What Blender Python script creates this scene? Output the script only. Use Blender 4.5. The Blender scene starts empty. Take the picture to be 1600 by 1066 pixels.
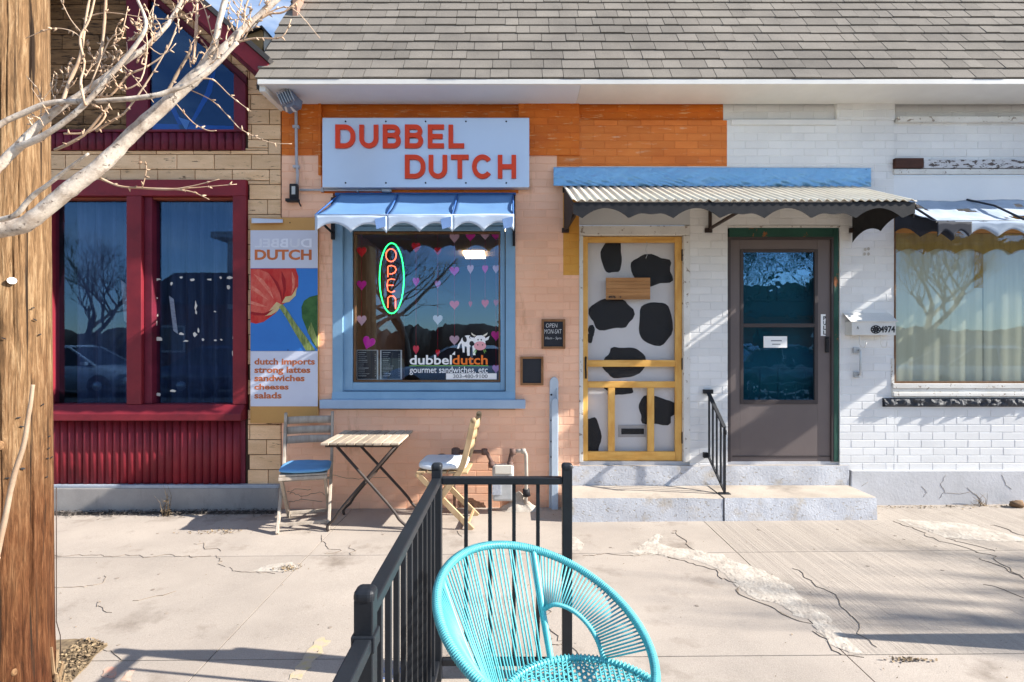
import bpy, bmesh, math, random
from math import sin, cos, pi, radians, sqrt, atan2, hypot
from mathutils import Vector, Matrix, noise
random.seed(7)
SC = bpy.context.scene
COL = SC.collection

# ------------------------------------------------------------------ camera, sky, sun, exposure
F, CX, CY, H = 870.0, 800.0, 533.0, 1.45
cam = bpy.data.cameras.new('camera'); cam.sensor_width = 36; cam.lens = F/1600*36
cam.clip_start = .02; cam.clip_end = 500
camo = bpy.data.objects.new('camera', cam); COL.objects.link(camo)
camo.location = (0, 0, H); camo.rotation_euler = (pi/2, 0, 0)
SC.camera = camo
SUN = Vector((1.65, -.26, 1.0)).normalized()
sun_el = math.asin(SUN.z); sun_az = atan2(SUN.x, SUN.y)
world = bpy.data.worlds.new('World'); SC.world = world; world.use_nodes = True
nt = world.node_tree
sky = nt.nodes.new('ShaderNodeTexSky'); sky.sky_type = 'NISHITA'; sky.sun_disc = False
sky.sun_elevation = sun_el; sky.sun_rotation = sun_az; sky.altitude = 1600; sky.air_density = 1.0; sky.dust_density = .6
tc = nt.nodes.new('ShaderNodeTexCoord'); mp = nt.nodes.new('ShaderNodeMapping'); mp.inputs['Scale'].default_value = (1.2, 1.2, 4)
cn = nt.nodes.new('ShaderNodeTexNoise'); cn.inputs['Scale'].default_value = 2.2; cn.inputs['Detail'].default_value = 9; cn.inputs['Roughness'].default_value = .62
cr = nt.nodes.new('ShaderNodeValToRGB'); cr.color_ramp.elements[0].position = .50; cr.color_ramp.elements[1].position = .78
cmx = nt.nodes.new('ShaderNodeMix'); cmx.data_type = 'RGBA'; cmx.inputs[7].default_value = (7.5, 7.6, 7.8, 1)
cmu = nt.nodes.new('ShaderNodeMath'); cmu.operation = 'MULTIPLY'; cmu.inputs[1].default_value = .55
nt.links.new(tc.outputs['Generated'], mp.inputs['Vector']); nt.links.new(mp.outputs[0], cn.inputs['Vector'])
nt.links.new(cn.outputs['Fac'], cr.inputs[0]); nt.links.new(cr.outputs[0], cmu.inputs[0]); nt.links.new(cmu.outputs[0], cmx.inputs[0])
nt.links.new(sky.outputs[0], cmx.inputs[6])
bg = nt.nodes['Background']; bg.inputs['Strength'].default_value = .118
nt.links.new(cmx.outputs[2], bg.inputs['Color'])
sl = bpy.data.lights.new('sun', 'SUN'); sl.energy = 4.9; sl.angle = radians(.55); sl.color = (1, .945, .86)
so = bpy.data.objects.new('sun', sl); COL.objects.link(so); so.location = (20, -5, 15)
so.rotation_euler = SUN.to_track_quat('Z', 'Y').to_euler()
SC.view_settings.view_transform = 'Standard'; SC.view_settings.look = 'None'
SC.view_settings.gamma = 1; SC.view_settings.use_curve_mapping = False
SC.view_settings.exposure = 1.3
SC.cycles.max_bounces = 8; SC.cycles.transparent_max_bounces = 16
SC.cycles.caustics_reflective = False; SC.cycles.caustics_refractive = False

# ------------------------------------------------------------------ helpers
YW = 4.85
def wx(px, Y=YW): return (px-CX)/F*Y
def wz(py, Y=YW): return H-(py-CY)/F*Y
def P(px, py, Y): return Vector((wx(px, Y), Y, wz(py, Y)))
def gz(x): return .0078*x
def G(px, py, up=0.0):
    z = 0
    for _ in range(6):
        Y = (H-z)*F/(py-CY); x = (px-CX)/F*Y; z = gz(x)
    return Vector((x, Y, z+up))
def R(a, b, c, d, Y=YW): return wx(a, Y), wx(c, Y), wz(d, Y), wz(b, Y)   # x0,x1,z0,z1
WL = {}
def wl(o): return WL.get(o.name, Vector((0, 0, 0))) if o else Vector((0, 0, 0))
def link(o, parent=None, loc=(0, 0, 0)):
    COL.objects.link(o); o.location = loc
    if parent: o.parent = parent
    WL[o.name] = wl(parent)+Vector(loc)
    return o
def tag(o, label=None, cat=None, group=None, kind=None):
    if label: o['label'] = label
    if cat: o['category'] = cat
    if group: o['group'] = group
    if kind: o['kind'] = kind
    return o
def thing(name, label, cat, loc=(0, 0, 0), group=None, rz=0):
    o = bpy.data.objects.new(name, None); o.empty_display_size = .1
    link(o, None, loc); o.rotation_euler.z = rz
    return tag(o, label, cat, group)
def copy_tree(o, parent=None):
    c = o.copy(); COL.objects.link(c)
    c.parent = parent
    WL[c.name] = WL.get(o.name, Vector((0, 0, 0)))
    for ch in list(o.children): copy_tree(ch, c)
    return c

class MB:
    def __init__(s): s.v = []; s.f = []; s.sm = []
    def add(s, vs, fs, smooth=False):
        n = len(s.v); s.v += [tuple(v) for v in vs]
        s.f += [tuple(i+n for i in f) for f in fs]; s.sm += [smooth]*len(fs); return s
    def box(s, x0, x1, y0, y1, z0, z1):
        if x0 > x1: x0, x1 = x1, x0
        if y0 > y1: y0, y1 = y1, y0
        if z0 > z1: z0, z1 = z1, z0
        vs = [(x, y, z) for z in (z0, z1) for y in (y0, y1) for x in (x0, x1)]
        return s.add(vs, [(0, 2, 3, 1), (4, 5, 7, 6), (0, 1, 5, 4), (2, 6, 7, 3), (0, 4, 6, 2), (1, 3, 7, 5)])
    def bar(s, a, b, w, h, up=(0, 0, 1)):
        a = Vector(a); b = Vector(b); d = (b-a).normalized(); u = Vector(up)
        if abs(d.dot(u)) > .98: u = Vector((0, 1, 0))
        r = d.cross(u).normalized(); u = r.cross(d).normalized()
        vs = [p+r*i*w/2+u*j*h/2 for p in (a, b) for i, j in ((-1, -1), (1, -1), (1, 1), (-1, 1))]
        return s.add(vs, [(0, 1, 2, 3), (7, 6, 5, 4), (0, 4, 5, 1), (1, 5, 6, 2), (2, 6, 7, 3), (3, 7, 4, 0)])
    def tube(s, pts, rad, n=6, closed=False, caps=True):
        pts = [Vector(p) for p in pts]; m = len(pts)
        if not hasattr(rad, '__len__'): rad = [rad]*m
        rings = []; pu = None
        for i, p in enumerate(pts):
            if closed: d = pts[(i+1) % m]-pts[i-1]
            else: d = pts[min(i+1, m-1)]-pts[max(i-1, 0)]
            if d.length < 1e-9: d = Vector((0, 0, 1))
            d.normalize()
            if pu is None:
                u = Vector((0, 0, 1)) if abs(d.z) < .9 else Vector((1, 0, 0))
            else: u = pu
            r = d.cross(u)
            if r.length < 1e-6: r = d.orthogonal()
            r.normalize(); u = r.cross(d).normalized(); pu = u
            rings.append([p+(r*cos(2*pi*k/n)+u*sin(2*pi*k/n))*rad[i] for k in range(n)])
        vs = [v for g in rings for v in g]; fs = []
        for i in range(m if closed else m-1):
            j = (i+1) % m
            for k in range(n):
                k2 = (k+1) % n
                fs.append((i*n+k, i*n+k2, j*n+k2, j*n+k))
        if caps and not closed:
            fs.append(tuple(range(n))[::-1]); fs.append(tuple((m-1)*n+k for k in range(n)))
        return s.add(vs, fs, True)
    def lathe(s, c, prof, n=16, axis='z'):
        vs = []; fs = []
        for r, z in prof:
            for k in range(n):
                a = 2*pi*k/n
                q = (r*cos(a), r*sin(a), z)
                if axis == 'y': q = (q[0], q[2], q[1])
                if axis == 'x': q = (q[2], q[0], q[1])
                vs.append(Vector(c)+Vector(q))
        m = len(prof)
        for i in range(m-1):
            for k in range(n):
                k2 = (k+1) % n
                fs.append((i*n+k, i*n+k2, (i+1)*n+k2, (i+1)*n+k))
        fs.append(tuple(range(n))[::-1]); fs.append(tuple((m-1)*n+k for k in range(n)))
        return s.add(vs, fs, True)
    def prism(s, poly, y0, y1, inset=0):
        """poly: (x,z) list, extruded from y0 (front) to y1 (back); chamfered front when inset"""
        a = sum(poly[i][0]*poly[(i+1) % len(poly)][1]-poly[(i+1) % len(poly)][0]*poly[i][1] for i in range(len(poly)))
        if a < 0: poly = poly[::-1]
        n = len(poly); vs = []; fs = []
        if inset:
            cx = sum(p[0] for p in poly)/n; cz = sum(p[1] for p in poly)/n
            hx = max(abs(p[0]-cx) for p in poly); hz = max(abs(p[1]-cz) for p in poly)
            kx = max(0, 1-inset/max(hx, 1e-6)); kz = max(0, 1-inset/max(hz, 1e-6))
            vs += [(cx+(x-cx)*kx, y0, cz+(z-cz)*kz) for x, z in poly]
            vs += [(x, y0+inset, z) for x, z in poly]
            vs += [(x, y1, z) for x, z in poly]; L = 3
        else:
            vs += [(x, y0, z) for x, z in poly]+[(x, y1, z) for x, z in poly]; L = 2
        fs.append(tuple(range(n))); fs.append(tuple((L-1)*n+i for i in range(n))[::-1])
        for l in range(L-1):
            for i in range(n):
                j = (i+1) % n
                fs.append((l*n+j, l*n+i, (l+1)*n+i, (l+1)*n+j))
        return s.add(vs, fs)
    def hpoly(s, pts, z_off=None, th=.003):
        """flat sheet with a little thickness, lying on the ground"""
        n = len(pts); c = sum((Vector(p) for p in pts), Vector())/n
        a = sum(pts[i][0]*pts[(i+1) % n][1]-pts[(i+1) % n][0]*pts[i][1] for i in range(n))
        if a < 0: pts = pts[::-1]
        vs = [Vector(p) for p in pts]+[Vector(p)-Vector((0, 0, th)) for p in pts]
        fs = [tuple(range(n))]+[(j, i, n+i, n+j) for i, j in ((i, (i+1) % n) for i in range(n))]
        return s.add(vs, fs)
    def grid(s, fn, nu, nv, smooth=True, skip=None):
        vs = [fn(i/nu, j/nv) for j in range(nv+1) for i in range(nu+1)]
        fs = [(j*(nu+1)+i, j*(nu+1)+i+1, (j+1)*(nu+1)+i+1, (j+1)*(nu+1)+i) for j in range(nv) for i in range(nu) if not (skip and skip(i, j))]
        return s.add(vs, fs, smooth)
    def mesh(s, name, mat, off=Vector((0, 0, 0))):
        me = bpy.data.meshes.new(name)
        me.from_pydata([(v[0]-off[0], v[1]-off[1], v[2]-off[2]) for v in s.v], [], s.f)
        me.polygons.foreach_set('use_smooth', s.sm)
        if mat: me.materials.append(mat)
        me.validate(); me.update()
        return me
    def build(s, name, mat, parent=None, bev=0, seg=2, solid=0, origin=None, auto=None, sub=0):
        if parent is None:
            if origin is None:
                xs = [v[0] for v in s.v]; ys = [v[1] for v in s.v]; zs = [v[2] for v in s.v]
                origin = ((min(xs)+max(xs))/2, (min(ys)+max(ys))/2, min(zs))
            origin = Vector(origin)
            o = bpy.data.objects.new(name, s.mesh(name, mat, origin)); link(o, None, origin)
        else:
            o = bpy.data.objects.new(name, s.mesh(name, mat, wl(parent))); link(o, parent)
        if solid:
            m = o.modifiers.new('solid', 'SOLIDIFY'); m.thickness = abs(solid); m.offset = -1 if solid > 0 else 1
        if sub:
            m = o.modifiers.new('sub', 'SUBSURF'); m.levels = sub; m.render_levels = sub
        if bev:
            m = o.modifiers.new('bevel', 'BEVEL'); m.width = bev; m.segments = seg; m.limit_method = 'ANGLE'; m.angle_limit = radians(40)
        return o

def text_mb(txt, x0, x1, z0, z1, Y, depth=.002, bold=.02, shear=0, keep=False):
    """lettering fitted to a box on a wall facing the street"""
    cu = bpy.data.curves.new('lettering', 'FONT'); cu.body = txt; cu.extrude = 0; cu.offset = bold; cu.resolution_u = 3; cu.shear = shear
    ob = bpy.data.objects.new('lettering', cu)
    me = bpy.data.meshes.new_from_object(ob)
    vs = [v.co.copy() for v in me.vertices]; fs = [tuple(p.vertices) for p in me.polygons]
    bpy.data.objects.remove(ob); bpy.data.meshes.remove(me); bpy.data.curves.remove(cu)
    ax, bx = min(v.x for v in vs), max(v.x for v in vs); ay, by = min(v.y for v in vs), max(v.y for v in vs)
    kx = (x1-x0)/(bx-ax); kz = (z1-z0)/(by-ay)
    if keep: kx = kz*keep
    n = len(vs)
    fr = [(x0+(v.x-ax)*kx, Y-depth, z0+(v.y-ay)*kz) for v in vs]
    mb = MB(); bk = [(x, Y, z) for x, y, z in fr]
    ec = {}
    for f in fs:
        for a, b in zip(f, f[1:]+f[:1]): ec[(a, b)] = ec.get((a, b), 0)+1
    side = [(b, a, a+n, b+n) for (a, b) in ec if (b, a) not in ec]
    mb.add(fr+bk, fs+side)
    return mb
def islands(mb):
    par = list(range(len(mb.v)))
    def fd(a):
        while par[a] != a: par[a] = par[par[a]]; a = par[a]
        return a
    for f in mb.f:
        for a in f[1:]: par[fd(a)] = fd(f[0])
    # merge coincident
    key = {}
    for i, v in enumerate(mb.v):
        k = (round(v[0], 5), round(v[1], 5), round(v[2], 5))
        if k in key: par[fd(i)] = fd(key[k])
        else: key[k] = i
    gr = {}
    for f in mb.f: gr.setdefault(fd(f[0]), []).append(f)
    out = []
    for r, fs in gr.items():
        m = {}; b = MB(); vs = []; ff = []
        for f in fs:
            t = []
            for a in f:
                if a not in m: m[a] = len(vs); vs.append(mb.v[a])
                t.append(m[a])
            ff.append(tuple(t))
        b.add(vs, ff); out.append(b)
    return out

# ------------------------------------------------------------------ materials
MATS = {}
def M(name, c1, c2=None, ms=3.0, st=(1, 1, 1), ramp=(.35, .65), rough=.75, grain=.10, gs=160, bump=.25, bs=140, bd=.002, rand=.05,
      flake=None, fth=.62, fs=25, fst=(1, 1, 1), fsoft=.02, metal=0, spec=.3, emit=0, stain=None, sth=.55, ss=1.5, sst=(1, 1, 1), trans=0, coat=0):
    if name in MATS: return MATS[name]
    m = bpy.data.materials.new(name); m.use_nodes = True; MATS[name] = m
    n = m.node_tree.nodes; l = m.node_tree.links; b = n['Principled BSDF']
    N = n.new
    geo = N('ShaderNodeNewGeometry'); oi = N('ShaderNodeObjectInfo')
    def noi(scale, stretch, detail=6, rg=.6, off=0):
        mpg = N('ShaderNodeMapping'); mpg.inputs['Scale'].default_value = stretch; mpg.inputs['Location'].default_value = (off, off*.7, off*1.3)
        t = N('ShaderNodeTexNoise'); t.inputs['Scale'].default_value = scale; t.inputs['Detail'].default_value = detail; t.inputs['Roughness'].default_value = rg
        l.new(geo.outputs['Position'], mpg.inputs[0]); l.new(mpg.outputs[0], t.inputs['Vector']); return t.outputs['Fac']
    def rmp(src, a, c):
        r = N('ShaderNodeMapRange'); r.inputs[1].default_value = a; r.inputs[2].default_value = c; r.clamp = True
        l.new(src, r.inputs[0]); return r.outputs[0]
    def mix(fac, a, c, mode='MIX'):
        x = N('ShaderNodeMix'); x.data_type = 'RGBA'; x.blend_type = mode
        for sck, val in ((x.inputs[0], fac), (x.inputs[6], a), (x.inputs[7], c)):
            if isinstance(val, (int, float)): sck.default_value = val
            elif isinstance(val, (tuple, list)): sck.default_value = (*val[:3], 1)
            else: l.new(val, sck)
        return x.outputs[2]
    col = tuple(c1)
    if c2 is not None: col = mix(rmp(noi(ms, st), *ramp), c1, c2)
    if stain is not None: col = mix(rmp(noi(ss, sst, 7, .65, 3), sth, sth+.18), col, stain)
    fl = None
    if flake is not None:
        fl = rmp(noi(fs, fst, 8, .65, 9), fth, fth+fsoft); col = mix(fl, col, flake)
    if isinstance(col, tuple): col = mix(0.0, col, col)
    ad = N('ShaderNodeMath'); ad.operation = 'ADD'; l.new(oi.outputs['Random'], ad.inputs[0]); l.new(geo.outputs['Random Per Island'], ad.inputs[1])
    fr = N('ShaderNodeMath'); fr.operation = 'FRACT'; l.new(ad.outputs[0], fr.inputs[0])
    r1 = N('ShaderNodeMapRange'); r1.inputs[3].default_value = 1-rand*1.5; r1.inputs[4].default_value = 1+rand*1.5; l.new(fr.outputs[0], r1.inputs[0])
    g1 = N('ShaderNodeMapRange'); g1.inputs[1].default_value = .25; g1.inputs[2].default_value = .75; g1.inputs[3].default_value = 1-grain; g1.inputs[4].default_value = 1+grain
    l.new(noi(gs, (1, 1, 1), 3, .7, 5), g1.inputs[0])
    vm = N('ShaderNodeMath'); vm.operation = 'MULTIPLY'; l.new(r1.outputs[0], vm.inputs[0]); l.new(g1.outputs[0], vm.inputs[1])
    hs = N('ShaderNodeHueSaturation'); l.new(vm.outputs[0], hs.inputs['Value']); l.new(col, hs.inputs['Color'])
    l.new(hs.outputs[0], b.inputs['Base Color'])
    b.inputs['Roughness'].default_value = rough; b.inputs['Metallic'].default_value = metal
    b.inputs['Specular IOR Level'].default_value = spec
    if coat: b.inputs['Coat Weight'].default_value = coat; b.inputs['Coat Roughness'].default_value = .15
    if bump:
        bp = N('ShaderNodeBump'); bp.inputs['Strength'].default_value = bump; bp.inputs['Distance'].default_value = bd
        hgt = noi(bs, st, 5, .65, 2)
        if fl is not None:
            sb = N('ShaderNodeMath'); sb.operation = 'SUBTRACT'; l.new(hgt, sb.inputs[0]); l.new(fl, sb.inputs[1]); hgt = sb.outputs[0]
        l.new(hgt, bp.inputs['Height']); l.new(bp.outputs[0], b.inputs['Normal'])
    if emit: l.new(hs.outputs[0], b.inputs['Emission Color']); b.inputs['Emission Strength'].default_value = emit
    if trans:
        tb = N('ShaderNodeBsdfTransparent'); mx = N('ShaderNodeMixShader'); mx.inputs[0].default_value = trans
        o = n['Material Output']; l.new(b.outputs[0], mx.inputs[1]); l.new(tb.outputs[0], mx.inputs[2]); l.new(mx.outputs[0], o.inputs[0])
    m['hs'] = 1
    return m
def glass(name, refl=.10, tint=(.8, .85, .85), bump=0, bs=6, k=1.0, gc=(.34, .60, .95)):
    m = bpy.data.materials.new(name); m.use_nodes = True; n = m.node_tree.nodes; l = m.node_tree.links
    n.remove(n['Principled BSDF'])
    t = n.new('ShaderNodeBsdfTransparent'); t.inputs[0].default_value = (*tint, 1)
    g = n.new('ShaderNodeBsdfGlossy'); g.inputs['Roughness'].default_value = 0.0; g.inputs[0].default_value = (*gc, 1)
    lw = n.new('ShaderNodeLayerWeight'); lw.inputs[0].default_value = .5
    pw = n.new('ShaderNodeMath'); pw.operation = 'POWER'; pw.inputs[1].default_value = 5; l.new(lw.outputs['Facing'], pw.inputs[0])
    ma = n.new('ShaderNodeMath'); ma.operation = 'MULTIPLY_ADD'; ma.inputs[1].default_value = .9*k; ma.inputs[2].default_value = refl+.04; ma.use_clamp = True
    l.new(pw.outputs[0], ma.inputs[0])
    mx = n.new('ShaderNodeMixShader'); l.new(ma.outputs[0], mx.inputs[0]); l.new(t.outputs[0], mx.inputs[1]); l.new(g.outputs[0], mx.inputs[2])
    l.new(mx.outputs[0], n['Material Output'].inputs[0])
    geo = n.new('ShaderNodeNewGeometry')
    tx = n.new('ShaderNodeTexNoise'); tx.inputs['Scale'].default_value = bs; tx.inputs['Detail'].default_value = 2
    bp = n.new('ShaderNodeBump'); bp.inputs['Strength'].default_value = bump; bp.inputs['Distance'].default_value = .01
    l.new(geo.outputs['Position'], tx.inputs['Vector']); l.new(tx.outputs[0], bp.inputs['Height']); l.new(bp.outputs[0], g.inputs['Normal'])
    return m
# ------------------------------------------------------------------ palette
WHITE = M('white_brick_paint', (.78, .78, .77), (.70, .70, .70), ms=2, rough=.6, grain=.04, flake=(.36, .30, .25), fth=.735, fs=14, rand=.03, bump=.35, bs=60, bd=.003)
PEACH = M('peach_brick_paint', (.88, .53, .36), (.82, .455, .29), ms=1.6, rough=.7, grain=.05, rand=.035, bump=.35, bs=60, bd=.003, stain=(.50, .24, .13), sth=.60, ss=4, sst=(1.6, 1, .35))
ORANGE = M('orange_brick_paint', (.66, .165, .014), (.57, .125, .012), ms=3, st=(1, 1, 3), rough=.6, grain=.06, rand=.05, flake=(.70, .38, .17), fth=.565, fs=7, fst=(1, 1, 7), fsoft=.12, bump=.3, bs=60)
ORANGE2 = M('orange_second_coat', (.68, .205, .04), (.60, .155, .025), ms=3, st=(1, 1, 4), rough=.6, grain=.06, rand=.06, flake=(.70, .42, .25), fth=.60, fs=5, fst=(1, 1, 6), fsoft=.10, bump=.3, bs=60)
YELLOWP = M('amber_brick_paint', (.66, .33, .06), (.60, .28, .05), rough=.7, rand=.03)
SMOOTHW = M('smooth_white_paint', (.76, .77, .78), (.70, .72, .74), ms=2, rough=.5, grain=.02, rand=.02, bump=.1, flake=(.35, .28, .22), fth=.74, fs=9)
OLDW = M('weathered_white_paint', (.74, .73, .70), (.62, .60, .56), ms=4, rough=.7, grain=.05, rand=.04, flake=(.30, .25, .21), fth=.60, fs=22, bump=.4, bs=60)
FOUND = M('painted_foundation', (.62, .62, .64), (.52, .52, .53), ms=2.5, rough=.85, grain=.06, flake=(.40, .34, .28), fth=.68, fs=18, bump=.5, bs=40, bd=.004)
CONC_F = M('grey_foundation', (.34, .32, .30), (.26, .245, .235), ms=3, rough=.9, grain=.10, bump=.5, bs=60, stain=(.18, .17, .17), sth=.58, ss=3, sst=(3, 3, .7))
RISER = M('flaking_riser_paint', (.60, .62, .66), (.52, .53, .56), ms=4, rough=.85, grain=.06, flake=(.50, .44, .35), fth=.60, fs=34, fsoft=.06, fst=(1, 1, 1.8), bump=.9, bs=70, bd=.005, stain=(.47, .41, .33), sth=.56, ss=6)
CONC = M('sidewalk_concrete', (.43, .372, .318), (.325, .282, .243), ms=1.3, ramp=(.3, .7), rough=.92, flake=(.20, .165, .135), fth=.645, fs=48, fsoft=.10, grain=.20, gs=190, bump=.5, bs=160, bd=.003, rand=.03, stain=(.235, .195, .16), sth=.55, ss=2.9, spec=.2)
CONC_T = M('tread_concrete', (.46, .40, .335), (.36, .31, .26), ms=4, rough=.92, grain=.18, flake=(.22, .19, .16), fth=.63, fs=30, fsoft=.08, stain=(.24, .205, .175), sth=.55, ss=3, bump=.4, bs=120, spec=.2)
PATCH = M('mortar_patch', (.50, .455, .395), (.37, .32, .27), ms=14, flake=(.17, .14, .11), fth=.66, fs=40, rough=.9, grain=.10, bump=.8, bs=30, bd=.006, stain=(.42, .36, .29), sth=.58, ss=9)
CRACKM = M('crack_dirt', (.19, .15, .115), (.30, .25, .20), ms=20, rough=1, grain=.2, spec=.1)
DIRT = M('dirt', (.20, .14, .09), (.13, .095, .065), ms=8, rough=1, grain=.25, bump=1, bs=60, bd=.01, spec=.1)
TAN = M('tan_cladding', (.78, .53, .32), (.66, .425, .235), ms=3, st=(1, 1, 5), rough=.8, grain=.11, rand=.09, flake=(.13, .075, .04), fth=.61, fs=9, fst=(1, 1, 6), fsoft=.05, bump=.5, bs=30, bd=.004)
TANDK = M('dark_brown_cladding', (.25, .14, .065), (.14, .075, .035), ms=4, st=(1, 1, 6), rough=.85, grain=.15, rand=.12, flake=(.05, .03, .02), fth=.54, fs=11, fst=(1, 1, 7), fsoft=.08, bump=.7, bs=30, bd=.005)  # darker brown version of the tan cladding
MAROON = M('maroon_paint', (.225, .018, .028), (.15, .012, .022), ms=4, rough=.55, grain=.08, rand=.08, flake=(.42, .33, .28), fth=.725, fs=26, bump=.4, bs=60, stain=(.07, .008, .014), sth=.60, ss=3)
MAROOND = M('old_maroon_paint', (.15, .012, .03), (.10, .008, .02), ms=6, rough=.6, grain=.1, rand=.1, bump=.6, bs=50, stain=(.05, .008, .012), sth=.56, ss=6)
BLUEF = M('blue_frame_paint', (.235, .40, .56), (.19, .34, .50), ms=3, rough=.5, grain=.03, rand=.02, flake=(.45, .40, .34), fth=.745, fs=18, bump=.25, bs=50)
SILLB = M('pale_blue_sill_paint', (.38, .50, .64), (.33, .44, .58), ms=4, rough=.6, grain=.05, flake=(.5, .46, .4), fth=.70, fs=20)
BROWNW = M('brown_window_wood', (.20, .105, .05), (.13, .065, .03), ms=10, st=(4, 4, 1), rough=.6, grain=.12)
SHINGLE = M('asphalt_shingle', (.232, .207, .178), (.17, .153, .134), ms=1.5, rough=.95, grain=.34, gs=260, bump=.7, bs=260, bd=.003, rand=.085, spec=.1)
SHEDGE = M('dark_roof_edge', (.06, .055, .055), rough=.9)
FASCIA = M('fascia_paint', (.72, .70, .66), (.66, .64, .60), rough=.5, grain=.03)
SOFFIT = M('soffit_paint', (.66, .70, .76), (.60, .64, .70), ms=1.2, rough=.6, grain=.03, rand=.03)
BLACKP = M('black_fence_paint', (.016, .019, .024), (.012, .014, .018), ms=8, rough=.45, grain=.12, spec=.3, bump=.15, bs=90, flake=(.20, .19, .18), fth=.74, fs=40)
BLACKM = M('black_metal', (.014, .015, .018), (.025, .024, .026), ms=10, rough=.6, grain=.12, spec=.2, flake=(.14, .10, .07), fth=.69, fs=20)
RUSTM = M('brown_bracket_metal', (.055, .035, .028), (.03, .022, .02), ms=12, rough=.6, grain=.15, flake=(.16, .08, .04), fth=.64, fs=26)
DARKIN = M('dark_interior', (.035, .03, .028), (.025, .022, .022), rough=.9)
CREAMIN = M('cream_ceiling', (.55, .40, .23), (.5, .36, .2), rough=.9)
STEEL = M('galvanised_steel', (.50, .52, .54), (.42, .44, .46), ms=10, rough=.45, metal=.6, grain=.1)
BLUEV = M('blue_vinyl', (.23, .49, .78), (.19, .44, .73), ms=3, rough=.3, grain=.02, spec=.5, bump=.15, bs=20, stain=(.25, .47, .70), sth=.64, ss=6)
CREAMM = M('cream_corrugated_metal', (.72, .66, .53), (.62, .56, .44), ms=5, rough=.5, grain=.06, flake=(.42, .34, .24), fth=.68, fs=14)
CANVASB = M('blue_awning_canvas', (.12, .245, .45), (.10, .21, .39), ms=3, rough=.8, grain=.06, gs=300, bump=.2, rand=.03)
CANVASP = M('faded_blue_canvas', (.50, .58, .70), (.42, .51, .64), ms=5, rough=.85, grain=.06, gs=300, rand=.03, flake=(.25, .33, .45), fth=.70, fs=20)
CANVASG = M('torn_grey_blue_canvas', (.38, .45, .54), (.27, .33, .42), ms=4, rough=.85, grain=.08, rand=.03, flake=(.09, .11, .14), fth=.70, fs=7, fst=(1, 1, 3))
CANVASK = M('navy_canvas', (.03, .035, .05), (.02, .024, .035), ms=6, rough=.8, grain=.12)
BLUEDK = M('rib_blue', (.03, .11, .33), rough=.7)
PINE = M('yellow_pine', (.76, .44, .115), (.64, .325, .07), ms=5, st=(3, 3, 1), ramp=(.4, .6), rough=.45, grain=.06, rand=.06, spec=.4, bump=.1)
PINEH = M('yellow_pine_rail', (.76, .44, .115), (.64, .325, .07), ms=5, st=(1, 3, 5), ramp=(.4, .6), rough=.45, grain=.06, rand=.06, spec=.4, bump=.1)
CEDAR = M('cedar_plank', (.42, .215, .085), (.33, .155, .055), ms=4, st=(1, 1, 9), rough=.6, grain=.08, rand=.1)
DOORW = M('white_door_paint', (.80, .79, .80), (.75, .75, .77), rough=.5, grain=.02)
SPOT = M('black_spot_paint', (.012, .012, .014), rough=.5)
BRONZE = M('bronze_storm_door', (.155, .125, .118), (.135, .108, .104), ms=2, rough=.5, grain=.06, gs=300, spec=.4)
BRONZED = M('dark_bronze', (.06, .048, .048), rough=.5)
GREENP = M('green_jamb_paint', (.022, .085, .06), (.015, .06, .045), ms=5, rough=.6, flake=(.27, .10, .035), fth=.60, fs=5, fst=(1, 1, .6))
TEALD = M('teal_door_paint', (.018, .135, .15), (.014, .11, .125), rough=.4)
ROCK = M('black_rock_face', (.03, .034, .042), (.07, .075, .085), ms=16, rough=.55, grain=.15, bump=.8, bs=40, bd=.01)
CURT = M('navy_curtain', (.05, .07, .12), (.025, .036, .07), ms=3, st=(6, 6, .5), rough=.9)
SHEER = M('sheer_curtain', (.78, .75, .62), (.68, .65, .53), ms=2, st=(8, 8, .4), rough=.9, grain=.02)
OCHRE = M('ochre_valance', (.60, .40, .13), (.46, .30, .09), ms=4, st=(6, 6, .6), rough=.9)
GREY = M('grey_shadow_room', (.10, .10, .10), rough=.9)
GL_DARK = glass('storefront_glass', .015, (.86, .91, .97), bump=.006, bs=3)
GL_SHOP = glass('shop_glass', .05, (.94, .96, .97), bump=.006, bs=3)
GL_STORM = glass('wavy_storm_glass', .12, (.68, .86, .92), bump=.12, bs=6)
GL_SHEER = glass('display_glass', .01, (.90, .92, .90), bump=.03, bs=2)

# ------------------------------------------------------------------ ground and pavement
def sbox(mb, x0, x1, y0, y1, t, th=.12, sag=0):
    vs = []
    for z in (-th, t):
        for y in (y0, y1):
            for x in (x0, x1): vs.append((x, y, gz(x)+z))
    mb.add(vs, [(0, 2, 3, 1), (4, 5, 7, 6), (0, 1, 5, 4), (2, 6, 7, 3), (0, 4, 6, 2), (1, 3, 7, 5)])
g = MB(); g.box(-150, 150, -150, 150, -.6, -.36)
tag(g.build('ground', DIRT), kind='structure')
g = MB(); g.box(-60, 60, -9.6, -1.6, -.40, -.16)
ROAD = M('asphalt', (.055, .055, .058), (.042, .042, .045), ms=.8, rough=.9, grain=.25, bump=.4)
tag(g.build('road', ROAD), kind='structure')
g = MB(); g.box(-60, 60, -14, -9.6, -.40, -.02)
tag(g.build('far_pavement', CONC), kind='structure')
g = MB(); g.box(-60, 60, -150, -14, -.3, 0.0)
LAWN = M('winter_lawn', (.20, .15, .075), (.12, .10, .05), ms=2, rough=1, grain=.3)
tag(g.build('far_lawn', LAWN), kind='structure')
pv = MB(); sbox(pv, -9, 9, -1.58, 5.2, -.009, .35)
pave = pv.build('pavement', DIRT, origin=(0, 0, 0)); tag(pave, kind='structure')
g = MB(); g.box(-9, 9, -1.75, -1.58, -.3, .02)
g.build('kerb', CONC, pave, bev=.02)
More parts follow.
